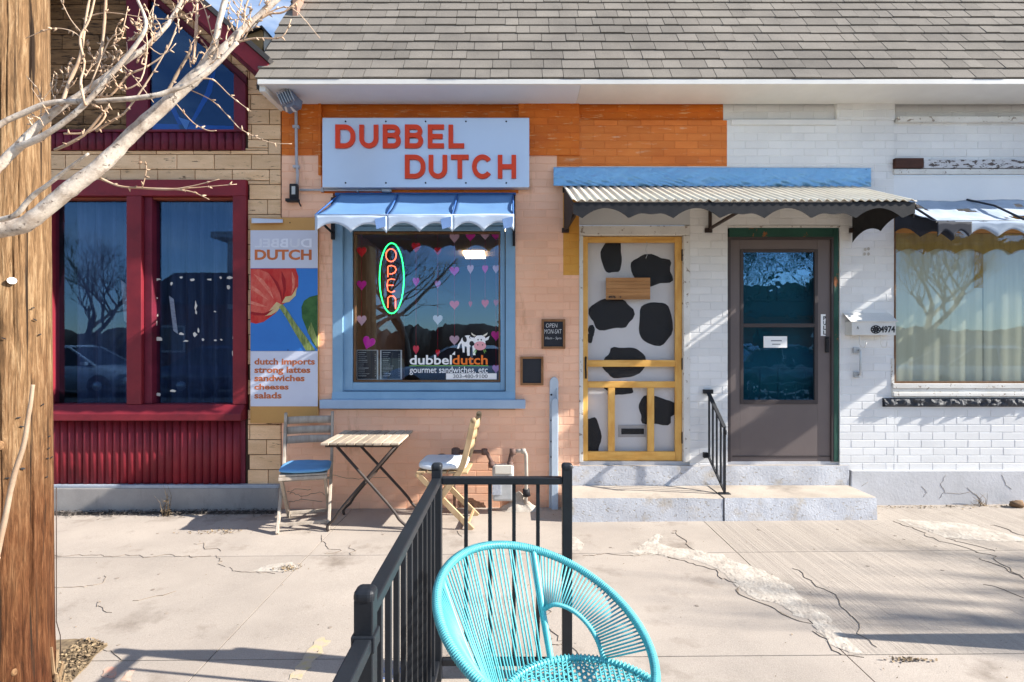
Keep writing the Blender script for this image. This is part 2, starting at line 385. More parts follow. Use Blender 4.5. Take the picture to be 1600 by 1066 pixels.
# slabs: broom finished slab keeps its own fine ridges
BROOM = M('broomed_concrete', (.405, .352, .30), (.325, .282, .243), ms=1.0, flake=(.20, .165, .135), fth=.655, fs=48, fsoft=.10, ramp=(.3, .7), rough=.92, grain=.18, gs=190, bump=.8, bs=3.2, bd=.006, st=(24, .35, 1), rand=.025, stain=(.25, .215, .18), sth=.55, ss=1.6, spec=.2)
XE = [-9, -7.15, -4.31, -1.39, 1.53, 4.45, 7.3, 9]
YE = [-1.57, .02, 1.3, 2.55, 3.79, 5.1]
for i in range(len(XE)-1):
    for j in range(len(YE)-1):
        mb = MB(); e = .003
        sbox(mb, XE[i]+e, XE[i+1]-e, YE[j]+e, YE[j+1]-e, 0, .1)
        mb.build('slab', BROOM if (i == 4 and j >= 3) else CONC, pave)
# cracks: thin dirt-filled openings
def crack(mb, pts, w=.006, jit=.02, seg=34, up=.0035):
    pts = [G(*p) for p in pts]; path = []
    for a, b in zip(pts, pts[1:]):
        L = (b-a).length; k = max(2, int(L*seg))
        for i in range(k):
            p = a.lerp(b, i/k)
            n_ = noise.noise_vector(p*9)*jit*1.6+noise.noise_vector(p*37)*jit*.7
            path.append(p+Vector((n_.x, n_.y, 0)))
    path.append(pts[-1])
    vs = []; fs = []
    for i, p in enumerate(path):
        d = (path[min(i+1, len(path)-1)]-path[max(i-1, 0)]); d.z = 0; d.normalize()
        r = Vector((d.y, -d.x, 0))
        ww = w*(.35+1.1*abs(noise.noise(p*7)))*(min(1, .25+min(i, len(path)-1-i)*.35))*(1+9*max(0, noise.noise(p*21)-.22))
        zz = gz(p.x)+up
        for s in (-1, 1):
            q = p+r*s*ww; vs.append((q.x, q.y, zz))
        for s in (1, -1):
            q = p+r*s*ww; vs.append((q.x, q.y, zz-.003))
    for i in range(len(path)-1):
        a, b = i*4, i*4+4
        fs += [(a, a+1, b+1, b), (a+1, a+2, b+2, b+1), (a+3, a, b, b+3)]
    mb.add(vs, fs)
ck = MB()
CR = [
 ([(78,868),(150,868),(240,869),(330,869)],.003), ([(78,918),(130,918),(160,912),(163,900)],.006), ([(145,942),(160,955),(175,958)],.004),
 ([(215,940),(255,930),(275,924)],.007), ([(300,850),(320,855),(345,862)],.006), ([(340,868),(344,882),(352,886)],.004),
 ([(355,888),(375,896),(400,894),(430,897)],.004), ([(160,1012),(180,1020),(186,1034)],.004), 
 ([(500,838),(515,858),(530,862),(512,866)],.004), ([(555,850),(548,868)],.004), ([(715,838),(722,818),(726,800)],.006),
 ([(905,867),(935,866),(955,867),(975,868),(1015,866)],.005), ([(1052,828),(1068,845),(1088,864)],.008), ([(1018,866),(1060,875),(1110,888),(1138,906),(1160,928),(1190,942),(1230,958),(1268,975)],.007),
 ([(1240,885),(1255,900),(1300,930),(1345,975),(1370,1012)],.004), ([(1270,988),(1300,1012),(1350,1028)],.010), ([(1400,815),(1450,838),(1500,855),(1555,872),(1600,905)],.004),
 ([(1480,840),(1520,852),(1555,862)],.006), ([(1545,822),(1580,830),(1605,838)],.010), ([(1530,872),(1570,892),(1600,905)],.004), ([(1540,915),(1570,925),(1600,935)],.004),
 ([(849,950),(862,985),(880,1002)],.004), ([(849,1000),(870,1003),(895,1012),(905,1024)],.004), ([(600,905),(620,880),(660,865)],.003),
]
for pts, w in CR: crack(ck, pts, w*.20, jit=.034)
tag(ck.build('crack_lines', CRACKM, pave), kind='stuff')
# mortar patches
def patch(name, pts, z=.0042, th=.003):
    q = []
    for i in range(len(pts)):
        a = G(*pts[i]); b = G(*pts[(i+1) % len(pts)])
        for k in range(9):
            p = a.lerp(b, k/9); n_ = noise.noise_vector(p*11)*.022+noise.noise_vector(p*43)*.016
            q.append(Vector((p.x+n_.x, p.y+n_.y, 0)))
    def inside(x, y):
        c = False; j = len(q)-1
        for i in range(len(q)):
            if (q[i].y > y) != (q[j].y > y) and x < (q[j].x-q[i].x)*(y-q[i].y)/(q[j].y-q[i].y)+q[i].x: c = not c
            j = i
        return c
    st_ = .012; xa, xb = min(p.x for p in q), max(p.x for p in q); ya, yb = min(p.y for p in q), max(p.y for p in q)
    nx, ny = int((xb-xa)/st_)+2, int((yb-ya)/st_)+2
    ins = [[inside(xa+i*st_, ya+j*st_) for i in range(nx)] for j in range(ny)]
    ids = {}; vs = []; fs = []
    def dep(i, j, r):
        return all(0 <= i+a < nx and 0 <= j+b < ny and ins[j+b][i+a] for a, b in ((r, 0), (-r, 0), (0, r), (0, -r)))
    for j in range(ny):
        for i in range(nx):
            if ins[j][i]:
                x, y = xa+i*st_, ya+j*st_; h = .0012+.0012*dep(i, j, 1)+.0016*dep(i, j, 3)
                h += .0022*noise.noise((x*16, y*16, 1))+.0018*noise.noise((x*50, y*50, 2))
                ids[(i, j)] = len(vs); vs.append((x+.004*noise.noise((x*70, y*70, 3)), y+.004*noise.noise((x*70, y*70, 6)), gz(x)+max(.0012, h)))
    for j in range(ny-1):
        for i in range(nx-1):
            k = [(i, j), (i+1, j), (i+1, j+1), (i, j+1)]
            k = [ids[a] for a in k if a in ids]
            if len(k) >= 3: fs.append(tuple(k))
    mb = MB(); mb.add(vs, fs)
    return mb.build(name, PATCH, pave)
T = lambda L: [(880+x*.45, 760+y*.45) for x, y in L]
patch('mortar_patch', T([(215,232),(262,212),(290,190),(330,160),(345,185),(335,198),(400,215),(470,225),(560,235),(600,262),(640,270),(700,295),(745,315),(800,355),(830,380),(890,430),(930,465),(980,520),(1030,575),(990,580),(930,550),(880,510),(862,470),(800,445),(740,410),(680,395),(650,380),(600,350),(575,325),(540,290),(490,270),(440,255),(330,240),(270,240)]))
patch('mortar_patch', T([(1150,115),(1240,118),(1330,122),(1420,132),(1520,160),(1600,180),(1600,192),(1500,190),(1400,185),(1320,175),(1250,150)]))
patch('mortar_patch', [(385,895),(410,886),(430,880),(455,878),(470,884),(462,892),(440,894),(418,893)])
patch('mortar_patch', [(878,835),(900,838),(914,850),(908,862),(885,860)])
# spray paint marks
def mark(name, pts, c):
    m = M(name, c, tuple(x*.9 for x in c), rough=.9, flake=(.46, .385, .305), fth=.37, fs=26, fsoft=.2)
    mb = MB(); q = []
    for a_, b_ in zip(pts, pts[1:]+pts[:1]):
        for k in range(8):
            p = G(a_[0]+(b_[0]-a_[0])*k/8, a_[1]+(b_[1]-a_[1])*k/8); n_ = noise.noise_vector(p*30)*.022+noise.noise_vector(p*90)*.008; q.append(p+Vector((n_.x, n_.y, 0)))
    mb.hpoly([Vector((p.x, p.y, gz(p.x)+.0022)) for p in q], th=.001)
    mb.build(name, m, pave)
mark('yellow_paint_mark', [(500,996),(516,1000),(490,1035),(470,1062),(452,1062),(472,1030)], (.54, .44, .24))
mark('red_paint_mark', [(168,1042),(182,1042),(176,1062),(160,1062)], (.66, .33, .24))
mark('red_paint_mark', [(200,1046),(212,1046),(204,1064),(190,1064)], (.66, .36, .27))
mark('blue_paint_mark', [(588,1044),(632,1044),(636,1062),(582,1062)], (.03, .14, .42))
# litter strip, dirt at the pole
def flakes(mb, n, fn, s0=.004, s1=.02, zj=.02):
    for _ in range(n):
        x, y = fn(); s = random.uniform(s0, s1); a = random.uniform(0, 6.3); z = gz(x)+random.uniform(.004, zj)
        t = random.uniform(-.5, .5)
        d = Vector((cos(a)*s, sin(a)*s, t*s)); e = Vector((-sin(a)*s*.45, cos(a)*s*.45, random.uniform(-.3, .3)*s))
        c = Vector((x, y, z))
        mb.add([c-d, c+e, c+d, c-e], [(0, 1, 2, 3)])
LEAF = M('dry_litter', (.30, .22, .13), (.12, .085, .055), ms=30, rough=1, rand=.35)
LIT = M('dark_litter', (.09, .075, .065), (.20, .18, .16), ms=30, ramp=(.5, .7), rough=1, rand=.5)
mb = MB(); flakes(mb, 1500, lambda: (random.uniform(-4.2, -2.0), 4.79-abs(random.gauss(0, .06))), .004, .016, .03)
sbox(mb, -4.6, -2.02, 4.72, 4.80, .006, .005)
tag(mb.build('gutter_litter', LIT, origin=(-3, 4.8, -.02)), kind='stuff')
mb = MB(); flakes(mb, 420, lambda: (random.uniform(2.95, 5.6), 4.79-abs(random.gauss(0, .035))), .004, .013, .012)
flakes(mb, 420, lambda: (random.uniform(-3, 5), random.uniform(1.8, 4.7)), .002, .007, .006)
tag(mb.build('leaf_litter', LEAF, origin=(3, 4.8, .02)), kind='stuff')
mb = MB(); pc = G(105, 1040)
q = [G(*p) for p in [(82,1002),(118,1000),(150,1003),(168,1010),(150,1024),(138,1040),(118,1060),(100,1078),(60,1085),(55,1010)]]
mb.hpoly([Vector((p.x, p.y, gz(p.x)+.006)) for p in q], th=.004)
def inq():
    while 1:
        x = random.uniform(-2.1, -1.55); y = random.uniform(2.2, 2.72)
        c = False; j = len(q)-1
        for i in range(len(q)):
            if (q[i].y > y) != (q[j].y > y) and x < (q[j].x-q[i].x)*(y-q[i].y)/(q[j].y-q[i].y)+q[i].x: c = not c
            j = i
        if c: return x, y
flakes(mb, 1400, inq, .004, .014, .018)
tag(mb.build('wood_chips', LEAF, origin=(pc.x, pc.y, 0)), kind='stuff')
mb = MB(); cc = G(452, 888); flakes(mb, 90, lambda: (random.gauss(cc.x, .04), random.gauss(cc.y, .03)), .004, .012, .012)
cc2 = G(340, 832); flakes(mb, 110, lambda: (random.gauss(cc2.x, .12), random.gauss(cc2.y, .03)), .004, .012, .01)
cc3 = G(1420, 1032); flakes(mb, 80, lambda: (random.gauss(cc3.x, .05), random.gauss(cc3.y, .01)), .004, .012, .01)
gs_ = MB(); rgm = random.Random(6)
for k in range(70):
    x, y, r = rgm.uniform(-3.4, 4.6), rgm.uniform(1.9, 4.3), rgm.uniform(.004, .014)
    gs_.hpoly([Vector((x+r*cos(a*pi/4)*rgm.uniform(.7, 1.2), y+r*sin(a*pi/4)*rgm.uniform(.7, 1.2), gz(x)+.0022)) for a in range(8)], th=.0015)
tag(gs_.build('gum_spots', M('gum_spot', (.22, .18, .15), (.32, .27, .22), ms=9, rough=.9), pave), kind='stuff')
tag(mb.build('dry_grass_tufts', LEAF, origin=(cc.x, cc.y, 0)), kind='stuff')

# ------------------------------------------------------------------ brick building
bld = thing('brick_building', 'long low painted brick building, orange and peach left, white right, with shingled roof', 'building', (1.5, 5.2, 0))
ZONES = [  # x0,y0,x1,y1 (px on the wall plane), proud, material, priority
 (1397,640,1920,735,0,WHITE,0), (1312,260,1397,735,0,WHITE,0), (1078,260,1137,805,0,WHITE,0),
 (520,640,805,805,0,PEACH,1), (805,302,880,805,0,PEACH,1), (880,330,905,430,0,YELLOWP,1), (880,302,905,330,0,YELLOWP,1), (880,430,905,805,0,PEACH,1), (440,302,520,805,0,PEACH,1), (440,243,502,302,0,PEACH,1),
 (810,243,870,302,0,PEACH,1), (870,260,905,302,0,PEACH,1),
 (440,155,502,243,.0,ORANGE,2), (502,155,810,186,-.03,ORANGE,2), (502,186,810,302,0,ORANGE,2), (810,155,905,243,.012,ORANGE,2), (870,243,905,260,0,ORANGE2,2),
 (905,155,1132,188,-.03,ORANGE,2), (905,188,1136,260,0,ORANGE2,2),
 (1132,155,1307,188,-.03,WHITE,2), (1136,188,1307,260,0,WHITE,2), (1307,155,1397,188,.012,WHITE,2), (1307,188,1397,260,0.0,WHITE,2),
 (1137,260,1312,355,0,WHITE,2), (905,260,1078,320,0,WHITE,3),
 (1397,155,1920,190,-.04,WHITE,3), (1397,190,1920,250,-.012,WHITE,2), (1920,155,2500,735,0,WHITE,4), (1900,250,1920,640,0,WHITE,4),
]
CH = .0668; BL = .2037; JT = .007; zb = WZB = wz(735)
backs = {}; bricks = []
def rectclip(a, b): return max(a[0], b[0]), max(a[1], b[1]), min(a[2], b[2]), min(a[3], b[3])
for zi, (a, b, c, d, off, mat, pr) in enumerate(ZONES):
    x0, x1, z0, z1 = R(a, b, c, d)
    mbk = backs.setdefault(mat.name, (MB(), mat))[0]
    mbk.box(x0, x1, YW-off+.0028, YW+.16, z0, z1)
    for r in range(int((z0-zb)/CH)-2, int((z1-zb)/CH)+2):
        zz0, zz1 = max(z0, zb+r*CH), min(z1, zb+(r+1)*CH-JT)
        if zz1-zz0 < .012: continue
        o = (r % 2)*BL/2+(noise.noise((r*3.1, 0, 5))*.02)
        k0 = int((x0-o)/BL)-2
        for k in range(k0, int((x1-o)/BL)+2):
            xx0, xx1 = max(x0, o+k*BL), min(x1, o+(k+1)*BL-JT)
            if xx1-xx0 < .02: continue
            bricks.append((pr+(10 if xx0 > wx(1600) else 0), zi, xx0, xx1, zz0, zz1, off, mat))
bricks.sort(key=lambda t: (t[0], t[1]))
for k, (mb, mat) in backs.items(): mb.build('wall', mat, bld)
shared = {}; rest = {}
for i, (pr, zi, x0, x1, z0, z1, off, mat) in enumerate(bricks):
    dj = random.uniform(-.0007, .0009)
    w, h = round(x1-x0, 3), round(z1-z0, 3)
    poly = [(-w/2, -h/2), (w/2, -h/2), (w/2, h/2), (-w/2, h/2)]
    if i < 300:
        key = (w, h, mat.name)
        if key not in shared:
            mb = MB(); mb.prism(poly, 0, .012, .0018); shared[key] = mb.mesh('brick', mat)
        o = bpy.data.objects.new('brick', shared[key])
        link(o, bld, Vector(((x0+x1)/2, YW-off-dj, (z0+z1)/2))-wl(bld))
    else:
        mb = rest.setdefault(mat.name, (MB(), mat))[0]
        cx, cz = (x0+x1)/2, (z0+z1)/2
        mb.prism([(cx+x, cz+z) for x, z in poly], YW-off-dj, YW-off+.012, .0018)
for k, (mb, mat) in rest.items(): tag(mb.build('brickwork', mat, bld), kind='stuff')
mb = MB(); x0, x1, z0, z1 = R(1328, 734.5, 2500, 815); mb.box(x0, x1, YW-.02, YW+.1, z0, z1)
mb.build('foundation', FOUND, bld, bev=.008)
mb = MB(); x0, x1, z0, z1 = R(905, 722, 1078, 815); mb.box(x0, x1, YW+.02, YW+.2, z0, z1); x0, x1, z0, z1 = R(1137, 722, 1328, 815); mb.box(x0, x1, YW+.02, YW+.2, z0, z1)
mb.build('door_footing', FOUND, bld)
ckf = MB()
for pts in ([(1478,742),(1470,756),(1476,768),(1466,782)], [(1510,762),(1530,778),(1536,786)], [(1475,770),(1500,772),(1520,768)], [(1566,742),(1572,758),(1584,766)], [(1440,760),(1448,770),(1441,778)], [(1345,760),(1360,752)]):
    pp = []
    for a, b in zip(pts, pts[1:]):
        for k in range(5):
            q2 = Vector((a[0]+(b[0]-a[0])*k/5+random.uniform(-1.2, 1.2), a[1]+(b[1]-a[1])*k/5, 0)); pp.append((wx(q2.x, YW-.02), YW-.0195, wz(q2.y, YW-.02)))
    ckf.tube(pp, [.0022]*len(pp), 4)
for pts in ([(448,768),(470,775),(500,770),(520,776)], [(450,785),(475,780),(510,786)], [(452,772),(460,764),(492,766)], [(860,650),(862,700)], [(505,742),(560,748),(620,746)]):
    pp = []
    for a, b in zip(pts, pts[1:]):
        for k in range(6): pp.append((wx(a[0]+(b[0]-a[0])*k/6+random.uniform(-1, 1)), YW-.0005, wz(a[1]+(b[1]-a[1])*k/6+random.uniform(-1.5, 1.5))))
    ckf.tube(pp, [.002]*len(pp), 4)
tag(ckf.build('wall_cracks', CRACKM, bld), kind='stuff')

# roof: eave, soffit, deck, shingles
YE_, ZE = 4.48, wz(124, 4.48); TH = radians(55); XR0 = (402-CX)/F*YE_; XR1 = 7.6
def roof(x, e, up=0.0): return Vector((x, YE_+e*cos(TH)-up*sin(TH), ZE+e*sin(TH)+up*cos(TH)))
mb = MB(); vs = [roof(x, e, u) for e in (0, 2.1) for u in (-.02, 0) for x in (XR0+.02, XR1)]
mb.add(vs, [(0, 1, 3, 2), (2, 3, 7, 6), (4, 6, 7, 5), (0, 4, 5, 1), (0, 2, 6, 4), (1, 5, 7, 3)]); mb.build('roof_deck', SHEDGE, bld)
EXP = .143; cand = []
for r in range(-0, 14):
    x = XR0-random.uniform(.0, .03)-.01; first = True
    while x < XR1:
        w = random.choice([.12, .15, .17, .19, .21, .24, .27]); x1 = min(XR1, x+w)
        a0 = random.uniform(.0, .004)
        cand.append((r, x, x1-.0045, a0)); x = x1
def shingle_mb(mb, r, x0, x1, a0, base):
    e0 = r*EXP+random.uniform(-.004, .004); e1 = (r+1)*EXP+.02; lo = .017+a0
    t = [roof(x0, e0, lo), roof(x1, e0, lo), roof(x1, e1, .005+a0*.5), roof(x0, e1, .005+a0*.5), roof(x0, e0, .001), roof(x1, e0, .001), roof(x1, e1, 0), roof(x0, e1, 0)]
    mb.add([v-base for v in t], [(0, 1, 2, 3), (4, 5, 1, 0), (1, 5, 6, 2), (4, 0, 3, 7)])
vis = [c for c in cand if c[2] > -2.5 and c[1] < 4.4 and c[0] < 11]
vis = sorted(vis, key=lambda c: c[0])[:300]; ids = set(id(c) for c in vis)
rs = MB()
for c in cand:
    if id(c) in ids:
        base = roof((c[1]+c[2])/2, c[0]*EXP); mb = MB(); shingle_mb(mb, *c, base)
        o = bpy.data.objects.new('shingle', mb.mesh('shingle', SHINGLE)); link(o, bld, base-wl(bld))
    else: shingle_mb(rs, *c, Vector())
tag(rs.build('shingles', SHINGLE, bld), kind='stuff')
mb = MB(); mb.box(XR0+.005, XR1, YE_-.012, YE_+.006, ZE-.045, ZE-.004); mb.build('drip_edge', FASCIA, bld, bev=.003)
mb = MB(); mb.box(XR0+.03, wx(905, 4.6), YE_+.007, YW-.001, ZE-.043, ZE-.028); mb.build('soffit', SOFFIT, bld)
mb = MB(); mb.box(wx(905, 4.6)+.002, XR1, YE_+.007, YW-.001, ZE-.043, ZE-.028); mb.build('soffit', FASCIA, bld)
mb = MB(); x0, x1, z0, z1 = R(440, 151, 2500, 158); mb.box(x0, x1, YW-.028, YW-.014, z0, z1); mb.build('frieze_strip', FASCIA, bld, bev=.003)
mb = MB(); mb.bar((XR0+.03, YE_+.02, ZE-.06), (XR0+.06, YW+.2, ZE-.075), .05, .06); mb.build('rake_board', FASCIA, bld, bev=.004)
mb = MB(); mb.bar((XR0-.005, YE_+.03, ZE-.035), (XR0+.015, YW+.2, ZE-.05), .03, .05); mb.build('rake_edge', SHEDGE, bld)
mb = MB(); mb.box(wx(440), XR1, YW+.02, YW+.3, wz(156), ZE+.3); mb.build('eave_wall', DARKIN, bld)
# sides and rear so the building is solid
SIDE = M('side_wall_brick', (.33, .20, .15), (.27, .16, .12), rough=.9)
mb = MB(); mb.box(wx(440), wx(440)+.16, YW+.17, 10.5, -.1, 3.5); mb.box(wx(2500)-.2, wx(2500), YW+.17, 10.5, -.1, 3.5); mb.box(wx(440), wx(2500), 10.5, 10.7, -.1, 3.5); mb.build('side_wall', SIDE, bld)
mb = MB(); zt = ZE+2.1*sin(TH); mb.box(XR0+.05, XR1, YE_+2.1*cos(TH), 10.7, zt-.1, zt-.02); mb.build('flat_roof', SHEDGE, bld)
mb = MB(); mb.box(XR0+.06, XR0+.1, YW+.2, 10.6, 3.4, zt-.1); mb.build('parapet_side', SIDE, bld)
# relief pieces in the frieze
mb = MB(); x0, x1, z0, z1 = R(1400, 184, 1905, 192); mb.box(x0, x1, YW-.03, YW+.02, z0, z1); mb.build('timber_strip', OLDW, bld, bev=.003)
DKWOOD = M('brown_lintel_wood', (.085, .03, .018), (.045, .018, .012), ms=5, st=(1, 1, 6), rough=.7, grain=.15)
mb = MB(); x0, x1, z0, z1 = R(1395, 249, 1439, 264); mb.box(x0, x1, YW-.035, YW+.02, z0, z1); mb.build('bare_lintel', DKWOOD, bld, bev=.003)
FLAKY = M('flaking_lintel_paint', (.60, .60, .62), (.5, .5, .52), ms=6, rough=.8, flake=(.09, .07, .065), fth=.53, fs=16, fst=(1, 1, 2.4), bump=.5)
mb = MB(); x0, x1, z0, z1 = R(1440, 251, 1905, 264); mb.box(x0, x1, YW-.028, YW+.02, z0, z1); mb.build('flaking_lintel', FLAKY, bld, bev=.003)
mb = MB(); x0, x1, z0, z1 = R(1395, 265, 1905, 273); mb.box(x0, x1, YW-.02, YW+.02, z0, z1); mb.build('lintel_moulding', OLDW, bld, bev=.004)
mb = MB(); x0, x1, z0, z1 = R(1397, 274, 1900, 332); mb.box(x0, x1, YW+.004, YW+.06, z0, z1); mb.build('fascia_panel', SMOOTHW, bld)
mb = MB(); x0, x1, z0, z1 = R(1142, 188, 1306, 196); mb.box(x0, x1, YW-.016, YW+.01, z0, z1); mb.build('ledge', WHITE, bld, bev=.003)
mb = MB(); x0, x1, z0, z1 = R(500, 157, 505, 292); mb.box(x0-.012, x0+.012, YW-.014, YW+.01, z0+.1, z1); mb.build('corner_strip', ORANGE, bld, bev=.003)

# interior rooms
def room(x0, x1, y0, y1, z0, z1, wm, cm, fm=None):
    mb = MB(); mb.box(x0-.05, x0, y0, y1, z0, z1); mb.box(x1, x1+.05, y0, y1, z0, z1); mb.box(x0, x1, y1, y1+.05, z0, z1); mb.box(x0, x1, y0, y1, z0-.05, z0)
    mb.build('room_wall', wm, bld)
    mb = MB(); mb.box(x0-.05, x1+.05, y0, y1, z1, z1+.05); mb.build('room_ceiling', cm, bld)
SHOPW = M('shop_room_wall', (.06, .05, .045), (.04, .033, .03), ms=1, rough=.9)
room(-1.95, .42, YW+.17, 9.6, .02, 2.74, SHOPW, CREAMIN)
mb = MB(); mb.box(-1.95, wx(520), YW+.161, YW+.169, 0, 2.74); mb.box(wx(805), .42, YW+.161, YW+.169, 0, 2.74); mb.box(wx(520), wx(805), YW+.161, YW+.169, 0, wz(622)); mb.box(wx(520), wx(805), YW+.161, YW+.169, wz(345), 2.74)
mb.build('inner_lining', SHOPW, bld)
room(3.1, 6.1, YW+.2, 7.2, .02, 2.9, M('grey_room', (.28, .27, .25), rough=.9), M('grey_room_ceiling', (.4, .4, .38), rough=.9))
LAMP = M('ceiling_lamp_glow', (1.0, .78, .48), rough=.5, emit=4.0)
for x, y, w in ((-.15, 6.1, .5), (.25, 7.6, .22), (-.55, 8.2, .3)):
    mb = MB(); mb.box(x-w/2, x+w/2, y-.25, y+.25, 2.70, 2.738)
    tag(mb.build('ceiling_light', LAMP), {.5: 'large lit ceiling panel seen through the top of the shop window', .22: 'small lit ceiling panel near right edge of the shop window', .3: 'lit ceiling panel glimpsed between heart strings in the shop window'}[w], 'ceiling light', 'ceiling lights inside the shop')
# ------------------------------------------------------------------ shop window (blue)
def bars(mb, px, Y0, Y1, Yp=YW):
    for a, b, c, d in px:
        x0, x1, z0, z1 = R(a, b, c, d, Yp); mb.box(x0, x1, Y0, Y1, z0, z1)
    return mb
mb = MB(); bars(mb, [(520,322,536,624), (790,322,805,624), (536,322,790,352), (536,612,790,624)], YW-.012, YW+.10)
win = mb.build('shop_window', BLUEF, bld, bev=.004)
mb = MB(); bars(mb, [(536,353,550,611), (782,353,789,611), (550,353,782,360), (550,598,782,611)], YW+.018, YW+.10); mb.build('inner_frame', BLUEF, win, bev=.003)
mb = MB(); bars(mb, [(551,361,554,597), (779,361,781,597), (554,361,779,364), (554,595,779,597)], YW+.03, YW+.09); mb.build('glazing_bead', BROWNW, win)
x0, x1, z0, z1 = R(550, 360, 783, 599); YP = YW+.05
mb = MB(); mb.box(x0, x1, YP, YP+.005, z0, z1); mb.build('pane', GL_SHOP, win)
mb = MB(); x0, x1, z0, z1 = R(520, 614, 805, 626); zt = wz(610)
mb.add([(x0, YW-.03, z0), (x1, YW-.03, z0), (x1, YW-.03, z0+.025), (x0, YW-.03, z0+.025), (x0, YW-.013, z1+.01), (x1, YW-.013, z1+.01)], [(0, 1, 2, 3), (3, 2, 5, 4), (0, 3, 4), (1, 5, 2)])
mb.build('sloping_sill', BLUEF, win)
mb = MB(); x0, x1, z0, z1 = R(499, 625, 821, 639, YW-.05); mb.box(x0, x1, YW-.05, YW+.02, z0, z1); mb.build('window_ledge', SILLB, win, bev=.006)

# neon sign
NG = M('green_neon', (.02, 1, .16), emit=2.6, grain=0, rand=0, bump=0); NR = M('red_neon', (1, .10, .04), emit=2.6, grain=0, rand=0, bump=0)
YN = YP+.07
neon = thing('neon_sign', 'oval green neon sign with red letters OPEN hanging inside the shop window', 'neon sign', P(611, 490, YN))
mb = MB(); mb.tube([P(612+19*sin(a*2*pi/40), 435-55*cos(a*2*pi/40), YN) for a in range(40)], .005, 7, closed=True); mb.build('oval_tube', NG, neon)
def neon_letter(paths, nm):
    mb = MB()
    for p in paths: mb.tube([P(x, y, YN-.004) for x, y in p], .0046, 6)
    o = mb.build('letter_tube', NR, neon); o['label'] = 'red neon letter '+nm
neon_letter([[(611+8*sin(a*2*pi/16), 399-10*cos(a*2*pi/16)) for a in range(17)]], 'O')
neon_letter([[(606,433),(606,418),(607,416),(612,415),(617,417),(619,421),(617,426),(612,428),(608,428)]], 'P')
neon_letter([[(617,437),(611,436),(606,438),(605,446),(606,454),(611,457),(617,455)], [(606,446),(615,446)]], 'E')
neon_letter([[(606,481),(606,466),(609,463),(615,463),(618,467),(618,483)]], 'n')
mb = MB()
for y in (408, 431, 459): mb.tube([P(606, y, YN+.012), P(617, y, YN+.012)], .004, 5)
mb.tube([P(612, 375, YN+.014), P(612, 495, YN+.014)], .003, 5); mb.build('tube_support', BLACKM, neon)

# heart garlands
HC = {'red': (.85, .01, .015), 'magenta': (.80, .01, .33), 'pale': (.80, .48, .56), 'lilac': (.66, .25, .60), 'purple': (.70, .06, .55), 'coral': (.90, .06, .10), 'white': (.72, .62, .68), 'dark': (.62, .012, .03)}
def heart(mb, px, py, w, h, Y, rot=0):
    pts = []
    for k in range(18):
        t = 2*pi*k/18
        x = 16*sin(t)**3/16.5; y = (13*cos(t)-5*cos(2*t)-2*cos(3*t)-cos(4*t))/14.5
        x, y = x*cos(rot)-y*sin(rot), x*sin(rot)+y*cos(rot)
        pts.append((wx(px+x*w/2, Y), wz(py-y*h/2, Y)))
    mb.prism(pts, Y, Y+.0025)
GAR = [
 (565, 'paper heart string at the left edge of the shop window, left of the neon sign', [(393,16,17,'red'),(445,16,16,'magenta'),(500,16,17,'pale')]),
 (650, 'paper heart string just right of the neon sign with a red heart on top', [(386,15,17,'red'),(440,11,15,'purple'),(546,10,15,'coral')]),
 (684, 'paper heart string with a white heart above the word dubbel', [(392,12,14,'dark'),(444,10,13,'lilac'),(499,16,16,'white'),(551,7,12,'red')]),
 (710, 'paper heart string ending in a pale heart just left of the cow', [(371,16,16,'pale'),(423,16,15,'purple'),(476,16,15,'coral'),(531,16,16,'pale')]),
 (735, 'paper heart string hanging above the cow decal with a pale middle heart', [(369,16,15,'magenta'),(420,11,15,'pale'),(475,6,10,'dark')]),
 (758, 'second paper heart string from the right with a bright red lowest heart', [(367,16,14,'pale'),(420,10,14,'magenta'),(474,12,14,'red')]),
 (775, 'rightmost paper heart string along the right edge of the shop window', [(368,15,13,'magenta'),(420,11,14,'pale'),(473,8,12,'dark'),(524,16,16,'magenta'),(576,12,14,'lilac')])]
STR = M('red_thread', (.35, .01, .03), rough=.9)
for x, lab, hs in GAR:
    YH = YP+.022
    t = thing('heart_garland', lab, 'heart garland', P(x, hs[-1][0]+8, YH), 'heart garlands in the shop window')
    mb = MB(); mb.tube([P(x, 350, YH+.004), P(x, hs[-1][0], YH+.004)], .0022, 4); mb.build('string', STR, t)
    for y, w, h, c in hs:
        mb = MB(); heart(mb, x, y, w, h, YH); o = mb.build('heart', M('heart_'+c, HC[c], rough=.6, grain=.03), t); o['label'] = c+' paper heart'
mb = MB(); heart(mb, 576, 535, 21, 21, YP+.012, -.35)
tag(mb.build('paper_heart', M('heart_hot', (.75, .008, .42), rough=.6)), 'large tilted hot pink paper heart above the menu cards', 'paper heart')

